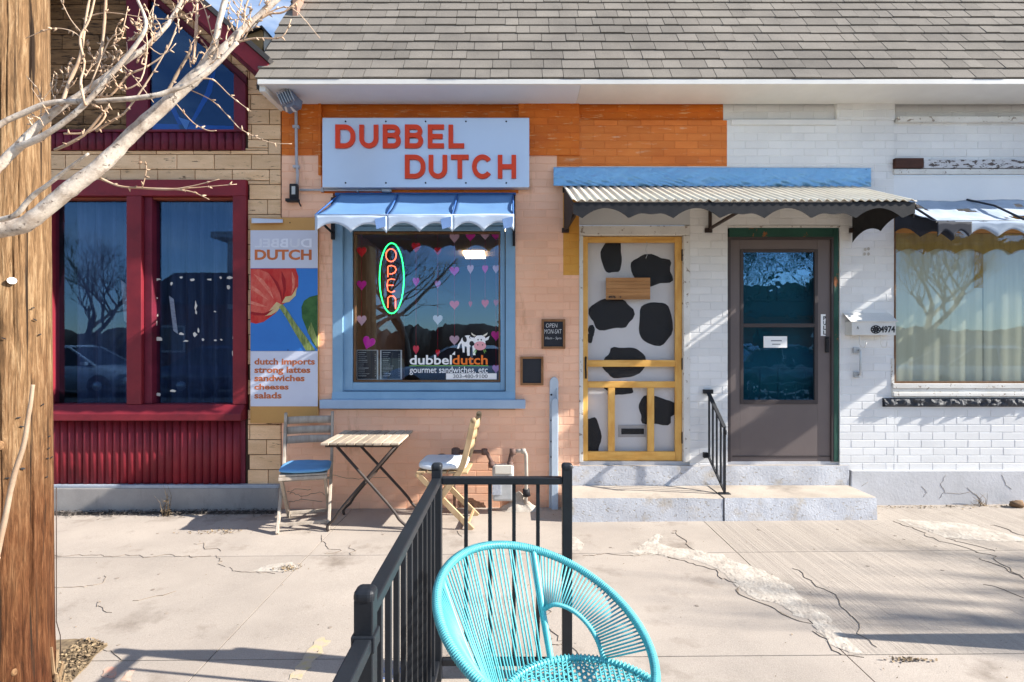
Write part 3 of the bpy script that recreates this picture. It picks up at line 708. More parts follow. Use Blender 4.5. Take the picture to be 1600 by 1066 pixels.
# menu cards
MENU = M('menu_card', (.025, .03, .045), rough=.5); MTXT = M('menu_print', (.55, .55, .55), rough=.6); MFR = M('menu_white_edge', (.66, .66, .66), rough=.5)
for i, (a, b) in enumerate(((556, 591), (594, 628))):
    Y = YP+.02
    t = thing('menu_card', ['left framed menu card in the lower left corner of the shop window', 'right framed menu card, next to the word dubbel'][i], 'menu', P((a+b)/2, 593, Y), 'menu cards in the shop window')
    x0, x1, z0, z1 = R(a, 547, b, 593, Y); mb = MB(); mb.box(x0+.012, x1-.012, Y, Y+.004, z0+.004, z1-.004); mb.build('card', MENU, t)
    mb = MB(); mb.box(x0, x0+.012, Y-.003, Y+.006, z0, z1); mb.box(x1-.012, x1, Y-.003, Y+.006, z0, z1); mb.box(x0+.012, x1-.012, Y-.003, Y+.006, z0, z0+.004); mb.box(x0+.012, x1-.012, Y-.003, Y+.006, z1-.004, z1); mb.build('edge', MFR, t)
    mb = MB(); rr = random.Random(i+3)
    for k in range(13):
        z = z1-.02-k*.0172; L = rr.uniform(.045, .10) if k else .07; h = .0045 if k % 4 == 0 else .0025
        mb.box(x0+.022, x0+.022+L, Y-.0015, Y-.0005, z-h, z)
        if k: mb.box(x1-.03, x1-.02, Y-.0015, Y-.0005, z-h, z)
    mb.build('print_lines', MTXT, t)
# window lettering and cow emblem (on the glass)
YD = YP-.0015
LW = M('white_vinyl', (.86, .86, .86), rough=.5, grain=0, bump=0, rand=0); LO = M('orange_vinyl', (.85, .20, .03), rough=.5, grain=0, bump=0, rand=0); LGN = M('green_vinyl', (.25, .55, .12), rough=.5, grain=0, bump=0); LK = M('black_vinyl', (.015, .015, .018), rough=.5, grain=0, bump=0, rand=0); LP = M('pink_vinyl', (.80, .38, .42), rough=.5, grain=0, bump=0); LGR = M('grey_vinyl', (.25, .26, .28), rough=.5)
dec = thing('window_lettering', 'shop name dubbeldutch with gourmet sandwiches line and phone strip on the shop window glass', 'window lettering', P(700, 595, YD))
def tx(parent, txt, a, b, c, d, Y, mat, bold=.02, depth=.0012, name='lettering', **k):
    x0, x1, z0, z1 = R(a, b, c, d, Y); return text_mb(txt, x0, x1, z0, z1, Y, depth, bold, **k).build(name, mat, parent)
tx(dec, 'dubbel', 640, 555, 706, 570, YD, LW, .018)
tx(dec, 'dutch', 707, 555, 762, 570, YD, LO, .018)
tx(dec, 'gourmet sandwiches, etc', 640, 573, 762, 586, YD, LW, .006)
mb = MB(); x0, x1, z0, z1 = R(640, 571.2, 763, 572.2, YD); mb.box(x0, x1, YD-.001, YD, z0, z1); mb.build('underline', LGN, dec)
mb = MB(); x0, x1, z0, z1 = R(697, 583.5, 776, 593, YD-.002); mb.box(x0, x1, YD-.003, YD-.0021, z0, z1); mb.build('phone_strip', LW, dec)
tx(dec, '303-480-9100', 708, 585, 762, 591, YD-.0032, LGR, .02, name='phone_number')
cow = thing('cow_decal', 'small black and white cow emblem with pink muzzle above the word dutch on the glass', 'decal', P(738, 556, YD))
def blob(mb, px, py, rx, ry, Y, d=.0006, n=20, rot=0):
    pts = []
    for k in range(n):
        a = 2*pi*k/n; x, y = rx*cos(a), ry*sin(a)
        pts.append((wx(px+x*cos(rot)-y*sin(rot), Y), wz(py-(x*sin(rot)+y*cos(rot)), Y)))
    mb.prism(pts, Y-d, Y)
def pxpoly(mb, pts, Y, d=.0006): mb.prism([(wx(x, Y), wz(y, Y)) for x, y in pts], Y-d, Y)
mb = MB(); blob(mb, 731, 533, 11, 9, YD, rot=.1); pxpoly(mb, [(721,534),(726,536),(726,551),(723,551)], YD-.0001); pxpoly(mb, [(729,538),(734,538),(734,556),(730,556)], YD-.0001); pxpoly(mb, [(738,540),(743,540),(743,555),(739,555)], YD-.0001); pxpoly(mb, [(722,529),(719,534),(716,538),(714,545),(717,545),(719,539),(723,533)], YD-.0002)
pxpoly(mb, [(706,554),(711,549),(711,555)], YD-.0001); mb.build('cow_body', LW, cow)
mb = MB(); blob(mb, 726, 530, 3.2, 5, YD-.0008, rot=.3); blob(mb, 736, 527, 3, 2.5, YD-.0008); blob(mb, 737, 537, 3.6, 4, YD-.0008); mb.build('cow_spots', LK, cow)
mb = MB(); pxpoly(mb, [(741,528),(745,524.5),(753,524),(758,527),(758.5,537),(741.5,537)], YD-.0016); pxpoly(mb, [(741,529),(734,526),(736,531),(741,532)], YD-.0016); pxpoly(mb, [(758,529),(765,525),(763,531),(758,533)], YD-.0016); mb.build('cow_head', LW, cow)
HORN = M('horn_vinyl', (.70, .66, .55), rough=.5, bump=0)
mb = MB(); pxpoly(mb, [(741,526),(737,523),(736.4,519.6),(739,522),(744,524.6)], YD-.0024); mb.build('cow_horn', HORN, cow); mb = MB(); pxpoly(mb, [(757,526),(761,523),(762,519.6),(759,521.6),(754,524.2)], YD-.0024); mb.build('cow_horn', HORN, cow)
mb = MB(); blob(mb, 750, 540.5, 9.5, 7, YD-.0026); mb.build('cow_muzzle', LP, cow)
mb = MB(); blob(mb, 747, 531, 1.1, 1.3, YD-.0024, n=10); blob(mb, 752, 531, 1.1, 1.3, YD-.0024, n=10); blob(mb, 746.5, 539, 1, 1, YD-.0034, n=10); blob(mb, 754, 539, 1, 1, YD-.0034, n=10); mb.build('cow_eyes', LK, cow)
mb = MB()
for a, b, c, d in ((742,547,739,552),(744,547,742,553),(755,547,757,552),(757,546,759,550)): pxpoly(mb, [(a, b), (a+1.2, b), (c+.8, d), (c, d)], YD-.0028)
mb.build('cow_grass', LGN, cow)

# ------------------------------------------------------------------ shop sign
YS = YW-.075
SIGNM = M('silver_sign_panel', (.56, .64, .75), (.52, .60, .71), ms=.8, rough=.25, metal=.3, grain=.015, gs=300, bump=.06, bs=2, rand=0, spec=.5)
sg = thing('shop_sign', 'large silver sign panel with raised orange red words DUBBEL DUTCH above the blue awning', 'sign', P(665, 293, YS))
x0, x1, z0, z1 = R(503.5, 184, 827, 293, YS); mb = MB(); mb.box(x0, x1, YS, YW+.003, z0, z1); mb.build('panel', SIGNM, sg, bev=.004)
REDL = M('orange_red_letter', (.72, .055, .012), (.68, .05, .012), rough=.4, grain=.02, rand=.02)
def ribbon(path, w, closed=False):
    path = [p for i, p in enumerate(path) if i == 0 or hypot(p[0]-path[i-1][0], p[1]-path[i-1][1]) > 1e-4]
    # constant width stroke with mitred corners -> left and right outlines
    n = len(path); out = []
    for i in range(n):
        p = Vector(path[i]); a = Vector(path[i-1]) if (i or closed) else None; c = Vector(path[(i+1) % n]) if (i < n-1 or closed) else None
        d0 = (p-a).normalized() if a is not None else None; d1 = (c-p).normalized() if c is not None else None
        d0 = d0 or d1; d1 = d1 or d0
        n0 = Vector((-d0.y, d0.x)); n1 = Vector((-d1.y, d1.x)); m_ = (n0+n1).normalized(); k = w/2/max(.3, m_.dot(n0))
        out.append((p+m_*k, p-m_*k))
    return out
def arc(cx, cy, rx, ry, a0, a1, n=12): return [(cx+rx*cos(radians(a0+(a1-a0)*k/n)), cy+ry*sin(radians(a0+(a1-a0)*k/n))) for k in range(n+1)]
SWd = .2
def glyph(ch, W):   # centre lines in a W x 1 box
    h = SWd/2; L, Rr, B, T = h, W-h, h*.92, 1-h*.92
    if ch == 'D': return [([(L, B)]+arc(Rr-.36, B+.36, .36, .36, -90, 0, 8)+arc(Rr-.36, T-.36, .36, .36, 0, 90, 8)+[(L, T)], True)]
    if ch == 'U': r = (Rr-L)/2; return [([(L, 1), (L, B+r)]+arc(L+r, B+r, r, r, 180, 360, 14)+[(Rr, 1)], False)]
    if ch == 'B': return [([(L, B)]+arc(Rr-.22, B+.225, .22, .225, -90, 90, 12)+[(L, B+.45)], True), ([(L, B+.45)]+arc(Rr-.24, (B+.45+T)/2, .21, (T-B-.45)/2, -90, 90, 12)+[(L, T)], True)]
    if ch == 'E': return [([(W, T), (L, T), (L, B), (W, B)], False), ([(L+h, .5), (W-.06, .5)], False)]
    if ch == 'L': return [([(L, 1), (L, B), (W, B)], False)]
    if ch == 'T': return [([(0, T), (W, T)], False), ([(W/2, T-h), (W/2, 0)], False)]
    if ch == 'H': return [([(L, 0), (L, 1)], False), ([(Rr, 0), (Rr, 1)], False), ([(L+h, .5), (Rr-h, .5)], False)]
    if ch == 'C': r = (Rr-L)/2; return [(arc(W/2, .5, (Rr-L)/2+.01, (T-B)/2+.01, 38, 322, 28), False)]
XS_ = {'DUBBEL': [(524.6, 555.5), (562, 591.6), (598.6, 626.6), (633, 661.4), (668.7, 694), (701, 725.5)], 'DUTCH': [(633, 665), (670, 699), (704.8, 732.5), (738, 770), (777.8, 806.5)]}
def sign_word(word, y0, y1):
    for ch, (xa, xb) in zip(word, XS_[word]):
        k = y1-y0; mb = MB(); Yf_ = YS-.017
        for j, (path, cl_) in enumerate(glyph(ch, (xb-xa)/k)):
            st = ribbon(path, SWd, cl_); yf = Yf_-.0006*j; n = len(st); vs = []
            for l_, r_ in st:
                for q, yy in ((l_, yf), (r_, yf), (r_, YS+.001), (l_, YS+.001)): vs.append((wx(xa+q[0]*k, YS), yy, wz(y1-q[1]*k, YS)))
            fs = []
            for i in range(n if cl_ else n-1):
                a_, b_ = i*4, ((i+1) % n)*4
                for e in range(4): fs.append((a_+e, a_+(e+1) % 4, b_+(e+1) % 4, b_+e))
            if not cl_: fs += [(0, 3, 2, 1), (n*4-4, n*4-3, n*4-2, n*4-1)]
            mb.add(vs, fs)
        mb.build('letter', REDL, sg)
for w, a, b, c, d in (('DUBBEL', 524, 196, 726, 232), ('DUTCH', 632, 243, 806, 279.5)):
    xx0, xx1, zz0, zz1 = R(a, b, c, d, YS)
    sign_word(w, b, d)
mb = MB()
for x in (540, 603, 665, 728, 791):
    for y in (190, 286): mb.lathe(P(x, y, YS+.001), [(.008, 0), (.007, -.005), (.004, -.007)], 8, 'y')
mb.build('screws', BLACKM, sg)

# ------------------------------------------------------------------ tall banner board with tulip
YB = YW-.03
bn = thing('tulip_banner', 'tall narrow board with red tulip photo and words DUBBEL DUTCH left of the shop window', 'sign', P(444, 661, YB))
BG = M('amber_board', (.56, .31, .10), (.52, .28, .09), rough=.6, grain=.04); BLV = M('pale_lilac_print', (.60, .63, .74), (.57, .60, .71), rough=.5, grain=.02)
x0, x1, z0, z1 = R(391, 340, 497, 661, YB); mb = MB(); mb.box(x0, x1, YB, YW-.001, z0, z1); mb.build('board', BG, bn, bev=.002)
def flat(nm, parent, mat, a, b, c, d, Y, th=.0012):
    x0, x1, z0, z1 = R(a, b, c, d, Y); mb = MB(); mb.box(x0, x1, Y-th, Y, z0, z1); return mb.build(nm, mat, parent)
YB1 = YB-.0005
flat('print_panel', bn, BLV, 391.5, 360, 496.5, 419, YB1); flat('print_panel', bn, BLV, 391.5, 549, 496.5, 635, YB1)
flat('sky_print', bn, M('sky_print', (.035, .18, .52), (.03, .15, .46), ms=2, rough=.45, grain=.03), 391.5, 419.3, 496.5, 548.7, YB1)
YB2 = YB1-.0016
TUL = M('tulip_petal', (.48, .018, .015), (.56, .07, .05), ms=14, st=(1, 1, .5), ramp=(.4, .7), rough=.45, grain=.04, rand=0)
TUL2 = M('tulip_petal_light', (.56, .035, .028), (.62, .13, .09), ms=16, st=(1, 1, .5), rough=.45, rand=0)
def cl(x): return max(391.7, min(496.3, x))
mb = MB(); pxpoly(mb, [(cl(x), y) for x, y in [(390,420),(462,419.6),(466,432),(466,447),(461,460),(452,470),(443,475),(430,490),(412,503),(400,506),(390,504)]], YB2); mb.build('tulip_print', TUL, bn)
mb = MB(); pxpoly(mb, [(391.7,422),(405,421),(420,427),(432,440),(438,458),(440,474),(430,482),(418,488),(404,490),(391.7,487)], YB2-.0008); mb.build('tulip_print', TUL2, bn)
mb = MB(); pxpoly(mb, [(440,476),(432,472),(422,484),(414,494),(424,492),(434,486)], YB2-.0016); pxpoly(mb, [(440,474),(446,464),(456,462),(464,448),(462,462),(452,472)], YB2-.0016); mb.build('tulip_base_print', M('tulip_base', (.62, .52, .25), (.6, .40, .22), ms=20, rough=.45), bn)
mb = MB(); RD = M('petal_dark', (.30, .008, .012), rough=.45, rand=0); PK = M('petal_pink', (.70, .24, .17), (.62, .12, .08), ms=30, rough=.45, rand=0)
for pts in ([(440,424),(446,436),(447,452),(441,472),(443,452),(440,436)], [(420,427),(434,441),(440,458),(441,474),(437,458),(430,443)], [(391.7,487),(412,490),(428,483),(416,493),(398,493),(391.7,491)]): pxpoly(mb, pts, YB2-.0017)
mb.build('petal_shade_print', RD, bn); mb = MB()
for pts in ([(396,428),(410,436),(422,452),(428,468),(416,452),(404,438)], [(393,446),(406,454),(420,470),(404,460),(393,452)], [(456,424),(461,436),(460,450),(455,462),(457,446),(456,434)], [(391.7,470),(404,474),(418,480),(402,478),(391.7,475)]): pxpoly(mb, pts, YB2-.0017)
mb.build('petal_streak_print', PK, bn)
GST = M('stem_print', (.09, .15, .035), (.30, .36, .12), ms=18, st=(3, 1, .6), rough=.45, rand=0)
mb = MB(); pxpoly(mb, [(436,480),(441,475),(447,482),(462,505),(478,526),(493,548),(478,548),(460,519),(448,498)], YB2-.0022); mb.build('stem_print', GST, bn)
mb = MB(); pxpoly(mb, [(496.3,461),(484,464),(475,470),(471,480),(472,497),(480,517),(488,535),(496.3,546)], YB2); mb.build('leaf_print', M('leaf_print', (.02, .075, .02), (.045, .13, .035), ms=14, rough=.45), bn)
mb = MB(); pxpoly(mb, [(486,503),(480,519),(490,535),(496,545),(496,530)], YB2-.0008); mb.build('leaf_print', GST, bn)
# the ghosted mirrored word and the lettering
TB = M('terracotta_print', (.50, .14, .045), rough=.5, grain=.03, bump=0); TG = M('ghost_print', (.67, .70, .78), rough=.5, bump=0)
x0, x1, z0, z1 = R(398, 373, 487, 387, YB1); gm = text_mb('DUBBEL', -x1, -x0, z0, z1, YB1-.0013, .001, .02); gm.v = [(-v[0], v[1], v[2]) for v in gm.v]; gm.f = [f[::-1] for f in gm.f]; gm.build('ghost_lettering', TG, bn)
tx(bn, 'DUTCH', 398, 390, 487, 406.5, YB1-.0013, TB, .035)
for s, a, b, c, d in (('dutch imports', 397.5, 560, 492, 570.5+2.5), ('strong lattes', 397.5, 573, 485, 583+3), ('sandwiches', 397.5, 586, 476, 596), ('cheeses', 397.5, 600, 451, 609), ('salads', 397.5, 613, 440, 623)): tx(bn, s, a, b, c, d, YB1-.0013, TB, .03)
mb = MB()
for x, y in ((453, 348), (444, 490), (450, 547), (453, 652)): mb.lathe(P(x, y, YB1-.002), [(.005, 0), (.004, -.004)], 8, 'y')
mb.build('screws', BLACKM, bn)
# peeling white corner at the top of the board
mb = MB()
def pl(u, v):
    x = 393+49*u; y = 341+8*v*(1-.35*u)+2*u; b = .018*sin(u*pi)*v+.02*v
    return P(x, y, YB-.004-b)
mb.grid(pl, 10, 4); tag(mb.build('peeled_film', M('peeled_film', (.62, .66, .74), rough=.4), None, solid=.002), 'curled strip of pale film at the top left of the tulip board', 'film strip')

# ------------------------------------------------------------------ awning over the shop window
YA = 4.39
aw = thing('window_awning', 'blue canvas awning with pale scalloped valance over the shop window', 'awning', P(660, 303, YW))
zt, zf = wz(304), wz(336, YA); xl, xr = -1.555, .012
segx = [xl, xl+(xr-xl)*.36, xl+(xr-xl)*.69, xr]
wt0 = wx(528)
for i in range(3):
    a, b = segx[i], segx[i+1]; dz = (.012, .004, -.004)[i]
    def fab(u, v, a=a, b=b, dz=dz, i_=i):
        x = a+(b-a)*u+(.065*(1-v)*(1-u) if i_ == 0 else 0); sag = -.03*sin(pi*v)-.012*sin(pi*u)*sin(pi*v)
        return Vector((x, YW-.01+(YA-YW+.01)*v, zt+(zf-zt)*v+sag+dz*v*(1-u)*0+.003*noise.noise((x*9, v*5, 1))))
    mb = MB(); mb.grid(fab, 14, 8); mb.build('canvas_panel', CANVASB, aw, solid=.004)
    def val(u, v, a=a, b=b, i=i):
        x = a+(b-a)*u; L = .135-.072*abs(sin(pi*(u*2+.0)))**.75
        tilt = (-.018*u if i == 0 else .012*u if i == 2 else 0)
        return Vector((x+.004, YA-.004+.004*sin(u*9+i)*v*.5, zf+tilt*.6-.001-L*v+.006*(1-v)*sin(u*pi)))
    mb = MB(); mb.grid(val, 24, 4); mb.build('valance', CANVASP, aw, solid=.003)
    # folded return of the scallop, its blue side
    mb = MB(); x = b-.004
    mb.add([(x-.085, YA-.012, zf-.035), (x, YA-.006, zf-.012), (x, YA-.006, zf-.092), (x-.07, YA-.012, zf-.115)], [(0, 1, 2, 3)]); mb.build('scallop_fold', M('fold_blue', (.17, .28, .52), (.14, .24, .47), rough=.8), aw, solid=.002)
for x in segx[1:3]+[xl+.003, xr-.003]:
    mb = MB(); xw = x+(.06 if x < -1.5 else 0); mb.tube([(xw, YW-.008, zt-.002), (x+(.03 if x < -1.5 else 0), YW-.16, zt-.10), (x, YA-.003, zf-.003)], .007, 6); mb.build('rib', BLUEDK, aw)
mb = MB(); mb.tube([(xl, YA, zf-.002), (xr, YA, zf-.002)], .008, 6); mb.build('front_bar', CANVASP, aw)
mb = MB(); mb.box(wx(524), wx(806), YW-.012, YW-.001, zt-.012, zt+.012); mb.build('wall_strip', BLUEDK, aw)
for x in (xl, xr):
    mb = MB(); mb.bar((x, YA+.01, zf-.01), (x, YW-.005, zf-.06), .008, .02); mb.build('side_arm', BLACKM, aw)
mb = MB(); mb.box(wx(801), wx(805), YW-.035, YW-.002, wz(385), wz(306)); mb.box(wx(519), wx(524), YW-.035, YW-.002, wz(375), wz(310)); mb.build('side_bracket', BLACKM, aw)

# ------------------------------------------------------------------ door canopy
YC = 4.08
zc0, zc1 = wz(291), wz(313.5, YC); cx0, cx1 = .44, 2.97
cn_ = thing('door_canopy', 'cream corrugated metal canopy with black scalloped edge over the two doors', 'canopy', P(1120, 300, YW))
def cor(u, v):
    x = cx0+(cx1-cx0)*u; return Vector((x, YW-.005+(YC-YW+.005)*v, zc0+(zc1-zc0)*v+.009*sin(2*pi*x/.062)))
mb = MB(); mb.grid(cor, 360, 2); mb.build('corrugated_sheet', CREAMM, cn_, solid=.003)
def wave(s):   # alternating broad and shallow scallops, period .66 m
    s = (s/.335) % 2
    return .118-.075*sin(pi*s)**.8 if s < 1 else .118-.030*sin(pi*(s-1))**.8-.012*sin(2*pi*(s-1))**2
def cval(u, v):
    x = cx0+.01+(cx1-cx0-.02)*u; return Vector((x, YC+.012, zc1-.010-wave(x+.15)*v))
mb = MB(); mb.grid(cval, 150, 3, smooth=False); mb.build('front_valance', BLACKM, cn_, solid=.004)
for xs, nm in ((cx1-.012, 1), (cx0+.012, 0)):
    def sval(u, v, xs=xs):
        y = YC+.02+(YW-YC-.03)*u
        top = zc1-.012+(zc0-zc1)*u; s = .11-.06*abs(sin(pi*u*2))**.8
        lo = zc1-.012-s-.05*u if nm else zc1-.012-.05-.05*sin(pi*u)
        return Vector((xs, y, top+(lo-top)*v))
    mb = MB(); mb.grid(sval, 40, 3, smooth=False); mb.build('side_valance', BLACKM, cn_, solid=.004)
mb = MB(); mb.tube([(cx0, YC+.02, zc1-.022), (cx1, YC+.02, zc1-.022)], .011, 6); mb.build('front_bar', RUSTM, cn_)
mb = MB(); mb.box(cx0, cx1, YW-.03, YW-.006, zc0-.06, zc0-.012); mb.build('wall_bar', RUSTM, cn_)
for px in (885, 1108, 1333):
    x = wx(px); k = MB(); k.bar((x, YW-.025, wz(362)), (x, YW-.025, zc0-.02), .022, .030); k.bar((x, YW-.03, wz(358)), (x+.03, YC+.04, zc1-.03), .022, .022); k.box(x-.04, x+.022, YW-.02, YW-.001, wz(364), wz(357))
    k.build('bracket', RUSTM, cn_, bev=.002)
fl = thing('vinyl_flashing', 'wrinkled bright blue vinyl strip nailed to the wall above the door canopy', 'flashing', P(1112, 291, YW))
def vin(u, v):
    px = 865+(1361-865)*u; y = 261.5+1.5*u+29*v
    Yo = YW-.012-.05*v**2-.022*sin(pi*v)-.026*noise.noise((u*26+v*2, v*2.0, 3))*(.3+v)-.026*abs(noise.noise((u*34-v*5, v*2, 7)))*(.3+v)-.014*abs(noise.noise((u*80+v*6, v*5, 17)))-.006*sin(v*pi)
    return P(px+1.2*noise.noise((v*4, u*3, 1)), y, Yo)
mb = MB(); mb.grid(vin, 300, 22); mb.build('strip', BLUEV, fl, solid=.002)
mb = MB()
for i in range(19):
    q = P(876+26.6*i+random.uniform(-4, 4), 265.5+random.uniform(-.6, .6), YW-.018); mb.lathe(q, [(.0065, .006), (.006, -.003), (.002, -.005)], 8, 'y')
mb.build('nails', BLACKM, fl)

# ------------------------------------------------------------------ screen door (cow spots)
mb = MB(); Yj = YW-.008
bars(mb, [(905,368,911,722), (1068,368,1078,722), (905,353,1078,367.5)], Yj, YW+.16); 
sd = mb.build('screen_door_frame', OLDW, bld, bev=.003)
flat('transom_panel', bld, M('grey_panel', (.56, .58, .60), rough=.6, grain=.03), 905, 318, 1078, 352.6, YW+.02, .02)
YD1 = YW+.035
mb = MB(); bars(mb, [(911.5,368.5,919.5,722), (1057,368.5,1067.5,722)], YD1, YD1+.032); sdr = mb.build('screen_door', PINE, bld, bev=.003)
for a, b, c, d in ((919.6,368.5,1056.9,378), (919.6,563,1056.9,573.5), (919.6,596.5,1056.9,606.5), (919.6,707,1056.9,721.5)):
    mb = MB(); bars(mb, [(a, b, c, d)], YD1+.001, YD1+.031); mb.build('door_rail', PINEH, sdr, bev=.003)
for a, c in ((951.5, 962), (1013.5, 1024)):
    mb = MB(); bars(mb, [(a, 606.6, c, 706.9)], YD1+.001, YD1+.031); mb.build('mullion', PINE, sdr, bev=.003)
SCRN = M('insect_screen', (.05, .05, .055), rough=.8, grain=.05, gs=600, bump=0, trans=.90)
mb = MB(); x0, x1, z0, z1 = R(919, 377, 1058, 708); mb.box(x0, x1, YD1+.016, YD1+.017, z0, z1); mb.build('screen_mesh', SCRN, sdr)
mb = MB()
for y in (398, 569, 685): bars(mb, [(1066.5, y-9, 1070, y+9)], YD1-.012, YD1-.001)
mb.build('hinges', BLACKM, sdr)
mb = MB(); mb.tube([P(915.5, 558, YD1), P(915.2, 564, YD1-.03), P(915, 575, YD1-.034), P(915.5, 586, YD1-.03), P(915.5, 591, YD1)], .008, 6); mb.build('pull_handle', BLACKM, sdr)
YI = YD1+.06
mb = MB(); x0, x1, z0, z1 = R(911, 368, 1068, 722, YW); mb.box(x0, x1, YI, YI+.05, z0, z1); idr = mb.build('inner_door', DOORW, bld)
SP = [(957,402,17,24,.16), (1018,424,33,25,.14), (955,491,32,24,.15), (1023,503,25,34,.13), (975,566,29,25,.18), (966,607,23,11,.2), (1026,643,31,21,.20), (925,682,14,28,.22), (924,517,5,9,.1), (922,528,4,8,.1)]
for i, (x, y, rx, ry, am) in enumerate(SP):
    pts = []
    for k in range(28):
        a = 2*pi*k/28; r = 1+am*noise.noise((cos(a)*1.3+i*5, sin(a)*1.3, i))*2.2
        ex = abs(cos(a))**.8*(1 if cos(a) > 0 else -1); ez = abs(sin(a))**.8*(1 if sin(a) > 0 else -1)
        pts.append((max(913, min(1066, x+rx*r*ex)), y-ry*r*ez))
    mb = MB(); Ys = YI-.0005-.0002*i; mb.prism([(wx(p, YI), wz(q, YI)) for p, q in pts], Ys-.001, YI-.0001); mb.build('cow_spot', SPOT, idr)
mb = MB(); bars(mb, [(966,664,1009,683)], YI-.007, YI-.0005, YI); mb.build('letter_plate', M('grey_plate', (.45, .45, .47), rough=.4, metal=.5), idr, bev=.002)
mb = MB(); pts = []
mb.box(wx(970.5, YI), wx(1006, YI), YI-.010, YI-.0072, wz(678.5, YI), wz(669.5, YI)); mb.build('letter_slot', SPOT, idr, bev=.006, seg=3)
# wooden plaque
YQ = YD1-.02
pq = thing('wooden_plaque', 'small plain wooden board with dark number hanging on the screen door', 'sign', P(981, 468, YQ))
rr = random.Random(2)
for k in range(6):
    a = 434+k*5.7; mb = MB(); x0, x1, z0, z1 = R(947, a, 1016, a+5.5, YQ); mb.box(x0, x1, YQ+rr.uniform(-.001, .001), YQ+.014, z0, z1); mb.build('plank', CEDAR, pq, bev=.001, seg=1)
tx(pq, '4976', 950.5, 462, 962, 466.3, YQ-.0012, SPOT, .04); tx(pq, 'w', 968, 463, 971, 465.8, YQ-.0012, SPOT, .03)
mb = MB(); mb.tube([P(977, 434.5, YQ+.004), P(981, 430.5, YQ+.006), P(984.5, 434.5, YQ+.004)], .0022, 5); mb.build('hanger', STEEL, pq)
mb = MB(); mb.tube([P(1010+1.2*sin(k), 378+k*2.6, YD1-.003) for k in range(9)]+[P(1009, 404, YD1-.003)], .0022, 5)
tag(mb.build('chain', STEEL), 'short length of chain hanging from the top rail of the screen door', 'chain')

# ------------------------------------------------------------------ bronze storm door
mb = MB(); bars(mb, [(1303.5,356,1311,722), (1140,356,1303.2,370)], YW+.004, YW+.12); gj = mb.build('green_door_jamb', GREENP, bld, bev=.003)
mb = MB(); bars(mb, [(1137.5,370.2,1142,722), (1300,370.3,1303.3,722), (1142,370.3,1300,373.5)], YW+.006, YW+.10); mb.build('jamb_seal', BRONZED, gj)
mb = MB(); bars(mb, [(1137,353.2,1312,355.8)], YW-.006, YW+.1); mb.build('head_trim', OLDW, gj)
YT = YW+.024
mb = MB(); bars(mb, [(1142,373.6,1158,722), (1280,373.6,1300,722), (1158,373.6,1280,389), (1158,632,1280,722)], YT, YT+.032); st = mb.build('storm_door', BRONZE, bld, bev=.002)
mb = MB(); bars(mb, [(1158,389,1163,632), (1275,389,1280,632), (1163,389,1275,393.5), (1163,505.5,1275,511.5), (1163,625.5,1275,632)], YT-.006, YT+.026); mb.build('glass_frame', BRONZED, st, bev=.002)
for i, (b, d) in enumerate(((393.5, 505.5), (511.5, 625.5))):
    mb = MB(); x0, x1, z0, z1 = R(1163, b, 1275, d); mb.box(x0, x1, YT+.008, YT+.012, z0, z1); mb.build('pane', GL_STORM, st)
mb = MB(); bars(mb, [(1146,713,1299,715)], YT-.004, YT-.0005); mb.build('kick_trim', BRONZED, st)
mb = MB(); mb.box(wx(1291.5), wx(1297), YT-.012, YT-.0005, wz(551), wz(526)); mb.tube([P(1294, 530, YT-.01), P(1292, 531, YT-.045), P(1293, 549, YT-.045)], .007, 6); mb.build('handle', BLACKM, st, bev=.002)
mb = MB(); bars(mb, [(1284.8, 491, 1292.2, 525)], YT-.0015, YT-.0003); sk = mb.build('pull_sticker', LW, st)
for ch, a, b in (('P', 494, 500.5), ('U', 501.5, 508), ('L', 509, 515.5), ('L', 516.5, 523)): tx(st, ch, 1286.3, a, 1290.8, b, YT-.0016, LK, .03, .0008, name='sticker_letter')
x0, x1, z0, z1 = R(1137, 356, 1312, 722); mb = MB(); mb.box(x0, x1, YW+.125, YW+.165, z0, z1); td = mb.build('teal_door', TEALD, bld)
for a, b, c, d in ((1165,400,1212,470), (1224,400,1270,470), (1165,575,1200,640), (1226,575,1272,640)):
    mb = MB(); bars(mb, [(a,b,c,b+3),(a,d-3,c,d),(a,b+3,a+3,d-3),(c-3,b+3,c,d-3)], YW+.118, YW+.124); mb.build('door_moulding', TEALD, td, bev=.002)
nt_ = thing('paper_notice', 'small white paper notice taped to the lower pane of the bronze storm door', 'notice', P(1214, 543, YT))
mb = MB(); bars(mb, [(1195.5,525.5,1232.5,543.5)], YT+.0055, YT+.0065); mb.build('sheet', LW, nt_)
mb = MB(); bars(mb, [(1207,531.6,1224,533.4), (1209,537.4,1222,538.8)], YT+.0047, YT+.0052); mb.build('print_lines', LGR, nt_)

# ------------------------------------------------------------------ display window on the right
YR = YW+.008
mb = MB(); bars(mb, [(1397,333,1399.5,596), (1397,596,1900,599)], YR-.012, YR+.03); dw = mb.build('display_window', BROWNW, bld, bev=.001)
mb = MB(); bars(mb, [(1399.5,333,1900,364)], YR-.008, YR+.03); mb.build('head_rail', M('amber_head_rail', (.50, .24, .07), (.40, .19, .06), ms=6, st=(1, 1, 8), rough=.5), dw)
mb = MB(); x0, x1, z0, z1 = R(1399.6, 364, 1900, 596); mb.box(x0, x1, YR, YR+.005, z0, z1); mb.build('pane', GL_SHEER, dw)
mb = MB(); bars(mb, [(1393,599.2,1905,607)], YW-.02, YW+.05); bars(mb, [(1393,607.2,1905,613)], YW-.012, YW+.05); bars(mb, [(1393,613.2,1905,619)], YW-.03, YW+.05); mb.build('sill_trim', OLDW, dw, bev=.004)
mb = MB(); bars(mb, [(1392,560,1396.8,599)], YW-.006, YW+.05); mb.build('side_trim', OLDW, dw, bev=.003)
mb = MB()
